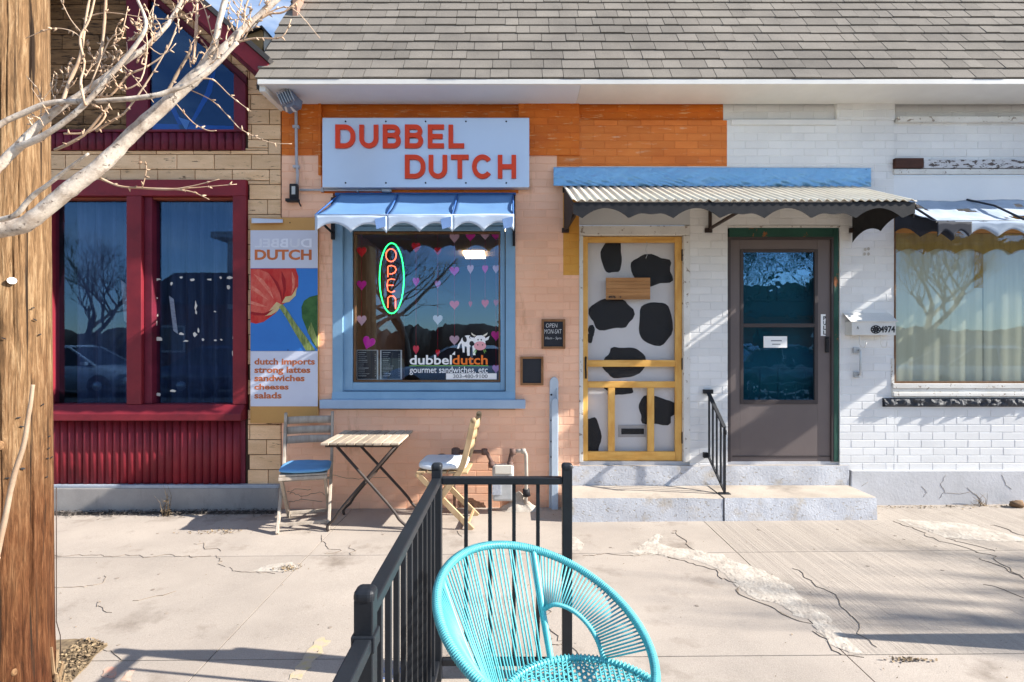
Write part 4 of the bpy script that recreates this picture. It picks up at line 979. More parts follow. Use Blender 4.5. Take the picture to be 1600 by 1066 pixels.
def rk(u, v):
    x = wx(1378.5)+(wx(1920)-wx(1378.5))*u; z = wz(635.5)+(wz(622)-wz(635.5))*v
    e = min(v, 1-v)*2; e = min(1, e*3)
    return Vector((x, YW-.012-e*(.016+.030*noise.noise((x*14, z*16, 2))+.016*noise.noise((x*40, z*40, 5))), z))
mb.grid(rk, 260, 8, smooth=False); x0, x1, z0, z1 = R(1378.5, 622, 1920, 635.5); mb.box(x0, x1, YW-.0118, YW+.02, z0, z1)
mb.build('rock_sill', ROCK, dw)
flat('wall_below_trim', bld, WHITE, 1397, 619.2, 1900, 641, YW+.003, .002)
ct = thing('sheer_curtain', 'pale sheer curtains hanging behind the right display window', 'curtain', P(1650, 596, YR+.03))
def curt(x0p, x1p, y0p, y1p, Y, amp, fq, ph=0, n=160, scal=None):
    def f(u, v):
        px = x0p+(x1p-x0p)*u; x = wx(px, Y)
        w = amp*sin(x*fq+ph+1.3*sin(x*3.1+ph))*(.6+.4*v)+amp*.5*sin(x*fq*2.3+ph*2+.6*v)
        yb = y1p+(scal(x) if scal else 0)
        return Vector((x, Y+w, wz(y0p+(yb-y0p)*v, Y)))
    mb = MB(); mb.grid(f, n, 8); return mb
curt(1399, 1535, 366, 596, YR+.035, .006, 24).build('curtain_panel', SHEER, ct)
curt(1537, 1900, 366, 596, YR+.035, .007, 21, 2).build('curtain_panel', SHEER, ct)
va = thing('curtain_valance', 'ochre scalloped curtain valance across the top of the right display window', 'valance', P(1650, 400, YR+.02))
curt(1400, 1900, 364, 398, YR+.02, .004, 30, 1, 260, lambda x: -9*abs(sin(pi*(x-3.35)/.26))).build('valance_cloth', OCHRE, va)
curt(1522, 1536, 366, 450, YR+.026, .004, 60, 0, 20).build('tie_cloth', OCHRE, va)
# torn awning over it
YA2 = 4.38
ta = thing('torn_awning', 'torn faded canvas awning with ragged scalloped edge over the right display window', 'awning', P(1650, 316, YW))
za, zb2 = wz(314), wz(346, YA2); ax0, ax1 = wx(1397), wx(1395)+2.03
NU, NV = 130, 16
def hole(i, j):
    u, v = i/NU, j/NV; x = ax0+(ax1-ax0)*u
    q = noise.noise((x*2.6+3.2, v*2.4, 4.0))+.35*noise.noise((x*14, v*9, 1))
    return q > .30 and .12 < v < .95 and not (abs((x-4.05)) < .015)
def tf(u, v):
    x = ax0+(ax1-ax0)*u; s = -.05*sin(pi*v)*(1 if True else 0)-.02*noise.noise((x*2, v*2, 9))-.012*noise.noise((x*9, v*7, 3))
    return Vector((x, YW-.008+(YA2-YW)*v, za+(zb2-za)*v+s*.8))
mb = MB(); mb.grid(tf, NU, NV, skip=hole); mb.build('torn_canvas', CANVASG, ta, solid=.003)
def tv(u, v):
    x = ax0+.14+(ax1-ax0-.14)*u; s = (x-ax0)/.24; L = .115-.05*abs(sin(pi*s))-.012*noise.noise((x*8, 0, 1))
    return Vector((x, YA2-.01+.012*noise.noise((x*5, v*2, 3)), zb2-.002-L*v))
mb = MB(); mb.grid(tv, 200, 4); mb.build('front_valance', CANVASG, ta, solid=.003)
def tn(u, v):
    x = ax0+.0+.145*u; y = YW-.01+(YA2-YW)*u; top = za-.10+(zb2-za+.10)*u; L = .19-.06*abs(sin(pi*(u*2+.1)))-.03*u
    return Vector((x*1.0-.0*(1-u), y, top-L*v))
mb = MB(); mb.grid(tn, 40, 4); mb.build('side_valance', CANVASK, ta, solid=.003)
def tn2(u, v):
    x = ax0+.005+.27*u; L = .12-.05*abs(sin(pi*(u*2.2)))
    return Vector((x, YA2-.016, zb2-.006-L*v))
mb = MB(); mb.grid(tn2, 30, 4); mb.build('navy_valance', CANVASK, ta, solid=.003)
for x in (ax0+.01, 4.06, 4.9, ax1-.01):
    mb = MB(); mb.tube([(x-.1 if 4 < x < 5 else x, YW-.004, za+.01), (x-.03 if 4 < x < 5 else x, YW-.2, za-.09), (x, YA2, zb2)], .009, 6); mb.build('rib', CANVASK, ta)
mb = MB(); mb.tube([(ax0+.01, YA2, zb2), (ax1, YA2, zb2)], .009, 6); mb.build('front_bar', OLDW, ta)
# outer end panel of the torn awning
mb = MB(); mb.add([(ax1, YW-.005, za), (ax1, YW-.005, za-.12), (ax1, YA2, zb2-.09), (ax1, YA2, zb2)], [(0, 1, 2, 3)]); mb.build('end_panel', CANVASG, ta, solid=.003)
# ------------------------------------------------------------------ gable building on the left
YG = 4.872
gb = thing('gable_building', 'tan clad building with maroon trimmed shopfront and gabled roof on the left', 'building', (-3.2, 5.5, 0))
def gR(a, b, c, d, Y=YG): return R(a, b, c, d, Y)
def clip(poly, a, b, c):   # keep a*x+b*z<=c
    out = []
    for i in range(len(poly)):
        p, q = poly[i], poly[(i+1) % len(poly)]
        fp, fq = a*p[0]+b*p[1]-c, a*q[0]+b*q[1]-c
        if fp <= 0: out.append(p)
        if (fp < 0 < fq) or (fq < 0 < fp):
            t = fp/(fp-fq); out.append((p[0]+(q[0]-p[0])*t, p[1]+(q[1]-p[1])*t))
    return out
# roof line in px on the wall plane: through (402,107) slope .89, apex off the top of the frame
AX, AY = 150, -118
def roofclip(poly):  # px polygon, keep below both roof slopes
    poly = clip(poly, .89, -1, .89*402-107)      # y >= 107+.89(x-402)
    if poly: poly = clip(poly, -.89, -1, -.89*AX-AY)
    return poly
HOLES = [(62, 283, 388, 757), (203, -30, 388, 232), (76, 206, 384, 236)]
def blocks():
    rr = random.Random(11); rowh = 23.4; y = 757-rowh; r = 0; out = []
    while y > -110:
        off = (r % 2)*29+rr.uniform(-3, 3)
        x = -160-off
        while x < 440:
            a, b = x, min(x+58, 440)
            if b-a > 6: out.append((a, y, b, y+rowh))
            x += 58
        y -= rowh; r += 1
    return out
def subtract(rects, h):
    o = []
    for a, b, c, d in rects:
        x0, y0, x1, y1 = max(a, h[0]), max(b, h[1]), min(c, h[2]), min(d, h[3])
        if x0 >= x1 or y0 >= y1: o.append((a, b, c, d)); continue
        if b < y0: o.append((a, b, c, y0))
        if y1 < d: o.append((a, y1, c, d))
        if a < x0: o.append((a, y0, x0, y1))
        if x1 < c: o.append((x1, y0, c, y1))
    return o
rects = blocks()
for h in (HOLES[0], HOLES[2]): rects = subtract(rects, h)
# trapezoid upper window hole: clip per block against its slanted outer edge
UW = [(203, 232), (388, 232), (388, 135), (230, -4.5), (203, -28)]
cladn = 0
for a, b, c, d in rects:
    parts = [(a, b, c, d)]
    if c > 203 and a < 388 and b < 232:
        parts = subtract(parts, (203, -60, 388, 232))
        # piece above slanted window edge
        ps = clip([(max(a, 203), b), (min(c, 388), b), (min(c, 388), min(d, 232)), (max(a, 203), min(d, 232))], -.883, 1, -.883*388+135)
        polys = [roofclip([(p[0], p[1]), (p[2], p[1]), (p[2], p[3]), (p[0], p[3])]) for p in parts]+([roofclip(ps)] if len(ps) > 2 else [])
    else: polys = [roofclip([(a, b), (c, b), (c, d), (a, d)])]
    for pl_ in polys:
        if len(pl_) < 3: continue
        w = max(p[0] for p in pl_)-min(p[0] for p in pl_); h = max(p[1] for p in pl_)-min(p[1] for p in pl_)
        if w < 3 or h < 3: continue
        cx = sum(p[0] for p in pl_)/len(pl_); cy = sum(p[1] for p in pl_)/len(pl_)
        g_ = .55
        q = [(wx(cx+(p[0]-cx)*(1-2*g_/w), YG), wz(cy+(p[1]-cy)*(1-2*g_/h), YG)) for p in pl_]
        mat = TANDK if (cx < 203 and cy < 208) else TAN  # darker brown blocks left of the upper window
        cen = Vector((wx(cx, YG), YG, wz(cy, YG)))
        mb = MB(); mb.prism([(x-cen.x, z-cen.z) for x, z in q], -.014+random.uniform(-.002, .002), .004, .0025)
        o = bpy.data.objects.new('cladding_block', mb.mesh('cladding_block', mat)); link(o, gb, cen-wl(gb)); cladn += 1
# backing wall with opening for the shopfront
DKJ = M('cladding_joint', (.05, .03, .02), rough=.9)
mb = MB()
def gpoly(pts, y0, y1): mb.prism([(wx(x, YG), wz(y, YG)) for x, y in pts], y0, y1)
gpoly([(-165, 283), (-165, 162), (AX, AY), (440, 140), (440, 283)], YG, YG+.12)
gpoly([(-165, 283), (62, 283), (62, 800), (-165, 800)], YG, YG+.12); gpoly([(388, 283), (440, 283), (440, 800), (388, 800)], YG, YG+.12); gpoly([(62, 655), (388, 655), (388, 800), (62, 800)], YG, YG+.12)
mb.build('backing_wall', DKJ, gb)
mb = MB(); x0, x1, z0, z1 = gR(-165, 760, 440, 803); mb.box(x0, x1, YG-.065, YG-.001, z0-.1, z1); mb.build('foundation', CONC_F, gb, bev=.008)
mb = MB(); x0, x1, z0, z1 = gR(-165, 756, 440, 760); mb.box(x0, x1, YG-.06, YG-.001, z0, z1+.004); mb.build('base_flashing', M('grey_flashing', (.38, .42, .48), (.30, .34, .40), ms=9, rough=.5, flake=(.15, .14, .14), fth=.62, fs=20), gb, bev=.004)
# half-round battens
bt = None
def batten(px, wpx, y0, y1, Y, mat, parent, nm='batten'):
    mb = MB(); r = wpx/2/F*Y; vs = []; n = 7
    zs = [wz(y1, Y), wz(y0, Y)]
    for z in zs:
        for k in range(n):
            a = pi*k/(n-1); vs.append((-r*cos(a), -r*.75*sin(a), z))
    fs = [(k, k+1, n+k+1, n+k) for k in range(n-1)]
    fs.append(tuple(range(n, 2*n))); fs.append(tuple(range(n))[::-1])
    mb.add(vs, fs, True); cx = wx(px, Y)
    o = bpy.data.objects.new(nm, mb.mesh(nm, mat)); link(o, parent, Vector((cx, Y, 0))-wl(parent)); return o
x = 66
while x < 381: batten(x, 11.6, 657, 755.5+random.uniform(-1, 1), YG-.012, MAROON, gb); x += 11.7
mb = MB(); x0, x1, z0, z1 = gR(62, 656, 384, 756); mb.box(x0, x1, YG-.012, YG-.001, z0, z1); mb.build('batten_backing', MAROOND, gb)
x = 82
while x < 380: batten(x, 12.4, 209, 234.5, YG-.022, MAROOND, gb, 'cornice_batten'); x += 12.6
mb = MB(); x0, x1, z0, z1 = gR(76, 207, 384, 236); mb.box(x0, x1, YG-.022, YG-.001, z0, z1); mb.build('cornice', MAROOND, gb)
mb = MB(); x0, x1, z0, z1 = gR(76, 205.5, 386, 209); mb.box(x0, x1, YG-.05, YG-.023, z0, z1); mb.build('cornice_cap', MAROOND, gb, bev=.003)
# shopfront window
mb = MB()
def gbars(L, y0, y1, mat, nm, par, bev=.004):
    m = MB()
    for a, b, c, d in L: x0, x1, z0, z1 = gR(a, b, c, d); m.box(x0, x1, y0, y1, z0, z1)
    return m.build(nm, mat, par, bev=bev)
sf = gbars([(62, 283, 388, 308), (367.5, 308.3, 388, 631), (203, 308.3, 226, 631), (62, 308.3, 78.5, 631)], YG-.045, YG+.10, MAROON, 'storefront_window', gb)
gbars([(226.3, 308.3, 238.5, 631)], YG-.01, YG+.10, MAROOND, 'mullion', sf)
gbars([(78.7, 308.3, 202.8, 311.5), (238.7, 308.3, 367.3, 311.5)], YG-.0, YG+.08, M('rusty_head_trim', (.28, .07, .03), (.2, .04, .03), rough=.6), 'head_bead', sf)
m = MB(); x0, x1, z0, z1 = gR(62, 631.3, 386, 655)
m.add([(x0, YG-.11, z0), (x1, YG-.11, z0), (x1, YG-.11, z0+.06), (x0, YG-.11, z0+.06), (x0, YG-.04, z1), (x1, YG-.04, z1), (x1, YG+.1, z1), (x0, YG+.1, z1), (x0, YG+.1, z0), (x1, YG+.1, z0)],
      [(0, 1, 2, 3), (3, 2, 5, 4), (4, 5, 6, 7), (0, 3, 4, 7, 8), (1, 9, 6, 5, 2), (0, 8, 9, 1)]); m.build('window_sill', MAROON, sf, bev=.006)
for a, c in ((78.5, 203), (238.5, 367.5)):
    m = MB(); x0, x1, z0, z1 = gR(a, 311.5, c, 631.3); m.box(x0, x1, YG+.055, YG+.06, z0, z1); m.build('pane', GL_DARK, sf)
m = MB(); rr = random.Random(5)
def scrap(px, py, w, h):
    c = P(px, py, YG+.054); pts = []
    for k in range(7):
        a = 2*pi*k/7; r = rr.uniform(.5, 1.1); pts.append((c.x+w*.0057/2*r*cos(a), c.z+h*.0057/2*r*sin(a)))
    m.prism(pts, YG+.0535, YG+.0548)
for px, py, w, h in [(246,437,12,4),(283,434,6,4),(300,437,10,5),(327,437,10,4),(345,434,5,4),(360,434,12,5),(268,443,6,8),(357,449,6,10),(306,478,5,16),(306,488,4,8),(244,466,9,3),(336,487,4,3),(244,505,6,10),(247,529,18,8),(284,522,12,5),(290,533,9,4),(305,523,7,9),(310,516,4,8),(317,531,4,6),(337,532,6,3),(346,531,5,3),(365,527,4,12),(364,552,3,12),(237,578,4,16),(241,601,5,9),(247,617,9,6),(270,611,10,5),(238,586,3,8),(366,569,3,14),(246,493,4,6)]: scrap(px, py, w, h)
tag(m.build('tape_scraps', M('paper_scraps', (.62, .60, .55), rough=.8), sf), kind='stuff')
for (a, b, c, d), lab in (((189, 438, 199, 507), 'narrow printed notice leaning in the left pane of the maroon shopfront'), ((264, 462, 276, 522), 'narrow printed notice leaning in the right pane of the maroon shopfront')):
    m = MB(); Y = YG+.12; x0, x1, z0, z1 = gR(a, b, c, d, Y)
    m.add([(x0, Y, z1), (x0+.03, Y+.02, z1-.03), (x1, Y+.02, z0), (x1-.03, Y, z0+.03)], [(0, 3, 2, 1)])
    tag(m.build('notice', M('notice_paper', (.55, .52, .50), (.35, .3, .33), ms=30, st=(1, 1, 3), rough=.8), None, solid=.002), lab, 'notice', 'notices in the maroon shopfront')
# dark room and curtains behind
def groom(x0, x1, y0, y1, z0, z1, mt):
    m = MB(); m.box(x0-.05, x0, y0, y1, z0, z1); m.box(x1, x1+.05, y0, y1, z0, z1); m.box(x0, x1, y1, y1+.05, z0, z1); m.box(x0, x1, y0, y1, z0-.05, z0); m.box(x0-.05, x1+.05, y0, y1, z1, z1+.05); m.build('room_wall', mt, gb)
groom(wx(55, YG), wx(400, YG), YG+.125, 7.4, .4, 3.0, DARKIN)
def gcurt(a, c, lab, ph):
    t = thing('curtain', lab, 'curtain', P((a+c)/2, 632, YG+.16), 'navy curtains in the maroon shopfront')
    def f(u, v):
        px = a+(c-a)*u; x = wx(px, YG+.18); return Vector((x, YG+.18+.03*sin(x*44+ph+sin(x*9)), wz(300+340*v, YG+.18)))
    m = MB(); m.grid(f, 60, 3); m.build('curtain_cloth', CURT, t)
gcurt(122, 204, 'dark navy curtain hanging behind the left shopfront pane', 0); gcurt(250, 372, 'dark navy curtain filling most of the right shopfront pane', 2)
# upper trapezoid window
def fr(pts, y0, y1, mat, nm, par, bev=.004):
    m = MB(); m.prism([(wx(x, YG), wz(y, YG)) for x, y in pts], y0, y1); return m.build(nm, mat, par, bev=bev)
uw = fr([(203, -29), (230, -5.5), (237, 0), (237, 206), (203, 206)], YG-.05, YG-.001, MAROOND, 'upper_window', gb)
fr([(388, 135), (388, 206), (369.5, 206), (369.5, 118)], YG-.05, YG-.001, MAROOND, 'window_side', uw)
fr([(230, -4.8), (388, 134.8), (369.5, 117.8), (237.2, 1)], YG-.05, YG-.001, MAROOND, 'window_rake', uw)
fr([(230, -5), (388, 134.5), (388, 122), (230, -18)], YG-.03, YG-.002, MAROOND, 'rake_cap', uw)
GL_UP = glass('upper_glass', .02, (.6, .7, .85), bump=.02, bs=3)
fr([(237.2, 3), (369.3, 119.5), (369.3, 206), (237.2, 206)], YG-.024, YG-.019, GL_UP, 'pane', uw, 0)
fr([(237.2, 3), (369.3, 119.5), (369.3, 206), (237.2, 206)], YG-.006, YG-.002, M('dark_room_black', (.012, .014, .02), rough=.8), 'dark_room_sheet', uw, 0)  # black sheet painted as the unlit room behind the pane, no opening there
TAPE = M('blue_sheet_tape', (.03, .17, .50), (.025, .13, .40), ms=6, rough=.5)
for pts in ([(262, 160), (272, 164), (292, 205), (284, 205)], [(330, 120), (338, 110), (332, 145), (302, 195), (294, 200), (322, 146)], [(240, 194), (369, 198), (369, 205), (240, 205)]): fr(pts, YG-.011, YG-.0085, TAPE, 'tape_strip', uw, 0)
fr([(280, 184), (298, 190), (292, 205)], YG-.0145, YG-.0115, M('pale_tape', (.45, .58, .70), rough=.5), 'tape_patch', uw, 0)
# gable roof: fascia boards, roof slabs
YGF = 4.56
mb = MB(); Ls = [(411, 104), (AX, -128.5), (AX, -158), (413, 78)]
mb.prism([(wx(x, YGF), wz(y, YGF)) for x, y in [(407, 118), (AX, -112), (AX, -140), (420, 99)]], YGF, YGF+.03); mb.build('rake_fascia', MAROON, gb, bev=.003)
mb = MB(); mb.prism([(wx(x, YGF), wz(y, YGF)) for x, y in [(-165, 166), (-178, 150), (AX, -140), (AX, -112)]], YGF, YGF+.03); mb.build('rake_fascia', MAROON, gb, bev=.003)
mb = MB(); mb.prism([(wx(x, YGF), wz(y, YGF)) for x, y in [(421, 99), (AX, -140.5), (AX, -149), (424, 92)]], YGF-.03, 10.4); mb.build('roof_slope', SHEDGE, gb)
mb = MB(); mb.prism([(wx(x, YGF), wz(y, YGF)) for x, y in [(-178, 149.5), (-181, 142), (AX, -149), (AX, -140.5)]], YGF-.03, 10.4); mb.build('roof_slope', SHEDGE, gb)
mb = MB(); mb.prism([(wx(x, YGF), wz(y, YGF)) for x, y in [(404, 121), (AX, -109), (AX, -113), (408, 117.2)]], YGF+.031, YG-.03); mb.build('rake_soffit', MAROOND, gb)
mb = MB(); mb.box(wx(-165, YG), wx(-165, YG)+.12, YG+.13, 10.4, -.1, 3.5); mb.box(wx(438, YG)-.12, wx(438, YG)-.01, YG+.13, 10.4, -.1, 3.7); mb.box(wx(-165, YG), wx(438, YG), 10.3, 10.4, -.1, 3.6); mb.build('side_wall', SIDE, gb)
vb = thing('roof_vent_box', 'small weathered plywood box on the roof between the two buildings', 'vent box', P(404, 72, 5.6))
PLY = M('weathered_plywood', (.46, .29, .12), (.30, .18, .08), ms=6, rough=.9, stain=(.12, .08, .05), sth=.55, ss=6)
m = MB(); m.prism([(wx(x, 5.4), wz(y, 5.4)) for x, y in [(386, 54), (411, 45), (411, 72), (408, 80), (386, 62)]], 5.4, 5.9); m.build('front_board', PLY, vb, bev=.004)
m = MB(); m.prism([(wx(x, 5.4), wz(y, 5.4)) for x, y in [(411.5, 44), (425, 60), (412, 80), (411.5, 72)]], 5.405, 5.88); m.build('side_board', M('pale_board', (.66, .60, .50), rough=.8), vb, bev=.004)
m = MB(); m.prism([(wx(x, 5.4), wz(y, 5.4)) for x, y in [(384, 53), (412, 43), (427, 60), (424, 60), (411, 46), (384, 56)]], 5.36, 5.95); m.build('cap', SHEDGE, vb)

# ------------------------------------------------------------------ floodlight, conduit, box
FLQ = Matrix.Rotation(radians(-24), 3, 'Y')
ff = thing('flood_light', 'small grey ribbed floodlight under the left end of the eave', 'flood light', P(450, 150, 4.7))
m = MB(); c = P(451, 156, 4.62); FLM = M('floodlight_grey', (.20, .24, .33), (.15, .18, .26), ms=10, rough=.4, metal=.3)
m.add([c+Vector(v) for v in [(-.055, -.05, .045), (.055, -.05, .045), (.085, .07, -.02), (-.085, .07, -.02), (-.03, -.02, -.06), (.03, -.02, -.06), (.05, .06, -.075), (-.05, .06, -.075)]],
      [(0, 1, 5, 4), (4, 5, 6, 7), (3, 2, 1, 0), (0, 4, 7, 3), (1, 2, 6, 5), (2, 3, 7, 6)]); m.v = [tuple(c+FLQ @ (Vector(v)-c)*1.08) for v in m.v]; m.build('lamp_body', FLM, ff, bev=.006)
m = MB()
for k in range(6):
    m.box(c.x-.05+k*.019, c.x-.045+k*.019, c.y-.07, c.y-.045, c.z-.05, c.z+.05)
m.v = [tuple(c+FLQ @ (Vector(v)-c)*1.08) for v in m.v]; m.build('cooling_fins', STEEL, ff)
m = MB(); m.tube([c+Vector((0, .0, .05)), c+Vector((-.005, .03, .10)), c+Vector((0, .05, .155))], .02, 8); m.box(c.x-.05, c.x+.05, c.y+.0, c.y+.12, c.z+.15, c.z+.17); m.build('mount', BLACKM, ff)
m = MB(); m.add([c+Vector((-.045, .055, -.079)), c+Vector((.045, .055, -.079)), c+Vector((.03, -.012, -.066)), c+Vector((-.03, -.012, -.066))], [(0, 1, 2, 3)]); m.build('lens', M('frosted_lens', (.7, .7, .72), rough=.2), ff, solid=.003)
GREYP = M('grey_conduit', (.42, .43, .47), (.36, .37, .41), rough=.45, grain=.05)
cd = thing('conduit', 'grey conduit running down from the floodlight and along below the shop sign', 'conduit', P(463, 292, YW))
Yc_ = YW-.022
m = MB(); m.tube([P(458, 156, 4.72), P(461, 160, Yc_-.03), P(462.5, 170, Yc_), P(463, 222, Yc_), P(463.5, 252, Yc_), P(465, 272, Yc_), P(464, 292, Yc_)], .0125, 8); m.build('pipe', GREYP, cd)
m = MB(); m.tube([P(468, 297, Yc_), P(598, 297.5, Yc_)], .009, 8); m.build('pipe', GREYP, cd)
m = MB(); m.tube([P(596, 297.5, Yc_), P(599, 297.5, Yc_), P(609, 298, Yc_), P(612, 298, Yc_)], [.012, .02, .02, .012], 8); m.build('end_fitting', STEEL, cd)
m = MB()
for q in ((463.5, 200), (464, 262)): x0, x1, z0, z1 = R(q[0]-4, q[1]-2, q[0]+5, q[1]+2); m.box(x0, x1, Yc_-.015, YW-.001, z0, z1)
for px in (505, 560): x0, x1, z0, z1 = R(px-1.5, 294.5, px+1.5, 301); m.box(x0, x1, Yc_-.011, YW-.001, z0, z1)
m.build('straps', GREYP, cd)
jb = thing('junction_box', 'black weatherproof outlet box on the peach wall at the end of the conduit', 'outlet box', P(461, 313, YW))
x0, x1, z0, z1 = R(455, 289, 467.5, 312); m = MB(); m.box(x0, x1, YW-.045, YW-.001, z0, z1); m.build('body', BLACKM, jb, bev=.008, seg=3)
x0, x1, z0, z1 = R(459, 293.5, 464.5, 306); m = MB(); m.box(x0, x1, YW-.048, YW-.0455, z0, z1); m.build('cover_label', M('label_grey', (.45, .47, .46), rough=.5), jb)
x0, x1, z0, z1 = R(450.5, 313, 470, 317.5); m = MB(); m.box(x0, x1, YW-.07, YW-.02, z0, z1); m.tube([P(466, 312, YW-.05), P(468, 318, YW-.06), P(470.5, 323, YW-.05)], .007, 6); m.build('plug', BLACKM, jb, bev=.003)

# ------------------------------------------------------------------ chalkboards
FRW = M('chalk_frame_wood', (.30, .15, .065), (.20, .09, .035), ms=8, rough=.5, grain=.1); SLATE = M('chalk_slate', (.022, .025, .032), (.03, .033, .04), ms=4, rough=.8); CHALK = M('chalk', (.62, .62, .62), rough=.9, flake=(.03, .03, .035), fth=.60, fs=120)
for (a, b, c, d), lab in (((846, 499, 883, 545), 'small framed chalkboard with handwritten OPEN MON-SAT hours beside the screen door'), ((813, 557, 849, 602), 'small blank framed chalkboard at the lower right of the shop window')):
    t = thing('chalkboard', lab, 'chalkboard', P((a+c)/2, d, YW), 'chalkboards on the peach wall')
    m = MB(); w = 3.6; bars(m, [(a, b, a+w, d), (c-w, b, c, d), (a+w, b, c-w, b+w), (a+w, d-w, c-w, d)], YW-.022, YW-.001); m.build('frame', FRW, t, bev=.003)
    m = MB(); bars(m, [(a+w, b+w, c-w, d-w)], YW-.012, YW-.002); m.build('slate', SLATE, t)
    if a == 846:
        for s, q in (('OPEN', (853, 505.5, 871, 512)), ('MON-SAT', (850.5, 514.5, 877.5, 521.5)), ('10am - 5pm', (852, 526.5, 877, 531.5))): tx(t, s, *q, YW-.0125, CHALK, -.004, .0006, name='chalk_writing', shear=.1)

# ------------------------------------------------------------------ pipe guard (white-blue steel angle)
GUARD = M('pale_blue_guard_paint', (.50, .58, .66), (.43, .51, .60), ms=5, rough=.55, grain=.05, flake=(.25, .22, .2), fth=.72, fs=22)
gd = thing('corner_guard', 'tall pale blue steel channel standing against the wall beside the steps', 'corner guard', (.36, 4.7, 0))
m = MB(); Yb = YW-.03; pts = [(858, 797), (872, 797), (872.5, 597), (871, 592), (868, 589.5), (864.5, 589.5), (861, 592), (859, 597)]
m.prism([(wx(x, Yb), wz(y, Yb)) for x, y in pts], Yb, YW-.002); m.build('back_plate', GUARD, gd, bev=.003)
m = MB(); xg = wx(873, Yb)
xg = .384; prof = [(Yb-.001, -.01), (Yb-.001, wz(606, Yb)), (YW-.05, 1.03), (YW-.056, 1.0), (YW-.06, .94), (YW-.06, -.01)]
m.add([(xg+dx, y, z) for dx in (0, .012) for y, z in prof], [tuple(range(6)), tuple(range(6, 12))[::-1]]+[(i, i+6, (i+1) % 6+6, (i+1) % 6) for i in range(6)]); m.build('side_plate', GUARD, gd, bev=.003)
m = MB(); m.prism([(.340, -.01), (.396, -.01), (.396, .90), (.388, .945), (.372, .96), (.352, .95), (.340, .91)], YW-.068, YW-.0602); m.build('front_plate', GUARD, gd, bev=.003)
m = MB()
for y in (617, 657, 690, 714, 753): m.lathe(P(861.5, y, Yb-.001), [(.009, 0), (.008, -.006), (.003, -.008)], 8, 'y')
m.build('bolts', BLACKM, gd)

# ------------------------------------------------------------------ steps and handrail
stp = thing('concrete_steps', 'worn concrete double step with flaking pale blue painted risers below the two doors', 'steps', (1.7, 4.6, 0))
s1 = F/195.9/F*870/870
YS1 = 4.445; X0, X1 = wx(893, YS1), wx(1370, YS1); XM = wx(1131, YS1); Z1 = .196
def step(x0, x1, y0, y1, z0, z1, nm):
    m = MB(); NX = max(8, int((x1-x0)/.04)); NZ = 5
    def f(u, v):
        x = x0+(x1-x0)*u; z = z0+(z1-z0)*v
        n_ = .006*noise.noise((x*5, z*9, 3))+.004*noise.noise((x*19, z*25, 1))
        edge = .010*max(0, noise.noise((x*7, 0, 8))) if v > .9 else 0
        return Vector((x, y0-n_+edge, z-(.008*max(0, noise.noise((x*4, 1, 2))) if v > .9 else 0)))
    m.grid(f, NX, NZ); a = m.build('riser', RISER, stp)
    m = MB()
    def t(u, v):
        x = x0+(x1-x0)*u; y = y0+.004+(y1-y0-.004)*v
        if v == 0: p = f(u, 1.0); return p
        return Vector((x, y, z1+.003*noise.noise((x*4, y*4, 2))))
    m.grid(t, NX, 6); m.build('tread', CONC_T, stp)
    m = MB(); m.box(x0+.001, x1-.001, y0+.02, y1, z0, z1-.015); m.build(nm, RISER, stp)
step(X0, XM-.006, YS1, YW-.02, -.06, Z1, 'step_core'); step(XM+.006, X1, YS1-.004, YW-.02, -.06, Z1+.003, 'step_core')
YS2 = YW-.012
step(wx(893), wx(1131)-.003, YS2, YW+.17, Z1-.01, .366, 'sill_core'); step(wx(1131)+.003, wx(1325), YS2-.004, YW+.17, Z1-.01, .369, 'sill_core')
hr = thing('handrail', 'short black steel handrail sloping from the wall down to the steps between the doors', 'handrail', (1.72, 4.6, Z1))
wA = Vector((1.698, YW-.03, wz(613, YW-.03))); Yf = 4.565; fA = Vector((1.742, Yf, wz(668, Yf)))
m = MB(); m.bar(wA, fA, .035, .012); m.build('top_rail', BLACKP, hr, bev=.003)
m = MB(); m.tube([fA, fA+Vector((0, -.022, -.022)), fA+Vector((0, -.02, -.05)), fA+Vector((0, -.002, -.055))], .011, 6); m.build('scroll_end', BLACKP, hr)
wB = Vector((1.698, YW-.03, wz(712, YW-.03))); fB = Vector((1.742, Yf, Z1+.02))
m = MB(); m.bar(wB, fB, .016, .016); m.build('bottom_rail', BLACKP, hr)
m = MB(); m.bar(fA+Vector((0, 0, -.006)), Vector((1.742, Yf, Z1-.004)), .018, .018); m.box(1.70, 1.785, Yf-.03, Yf+.03, Z1-.002, Z1+.008); m.build('post', BLACKP, hr)
for t in (.06, .30, .54, .78):
    a = wA.lerp(fA, t); b = wB.lerp(fB, t); m = MB(); m.bar(a, b, .013, .013); m.build('baluster', BLACKP, hr)
MB().box(1.66, 1.74, YW-.04, YW-.001, wA.z-.012, wA.z+.022).build('wall_bracket', BLACKM, hr, bev=.002); MB().box(1.66, 1.70, YW-.04, YW-.001, wB.z-.02, wB.z+.025).build('wall_bracket', BLACKM, hr, bev=.002)

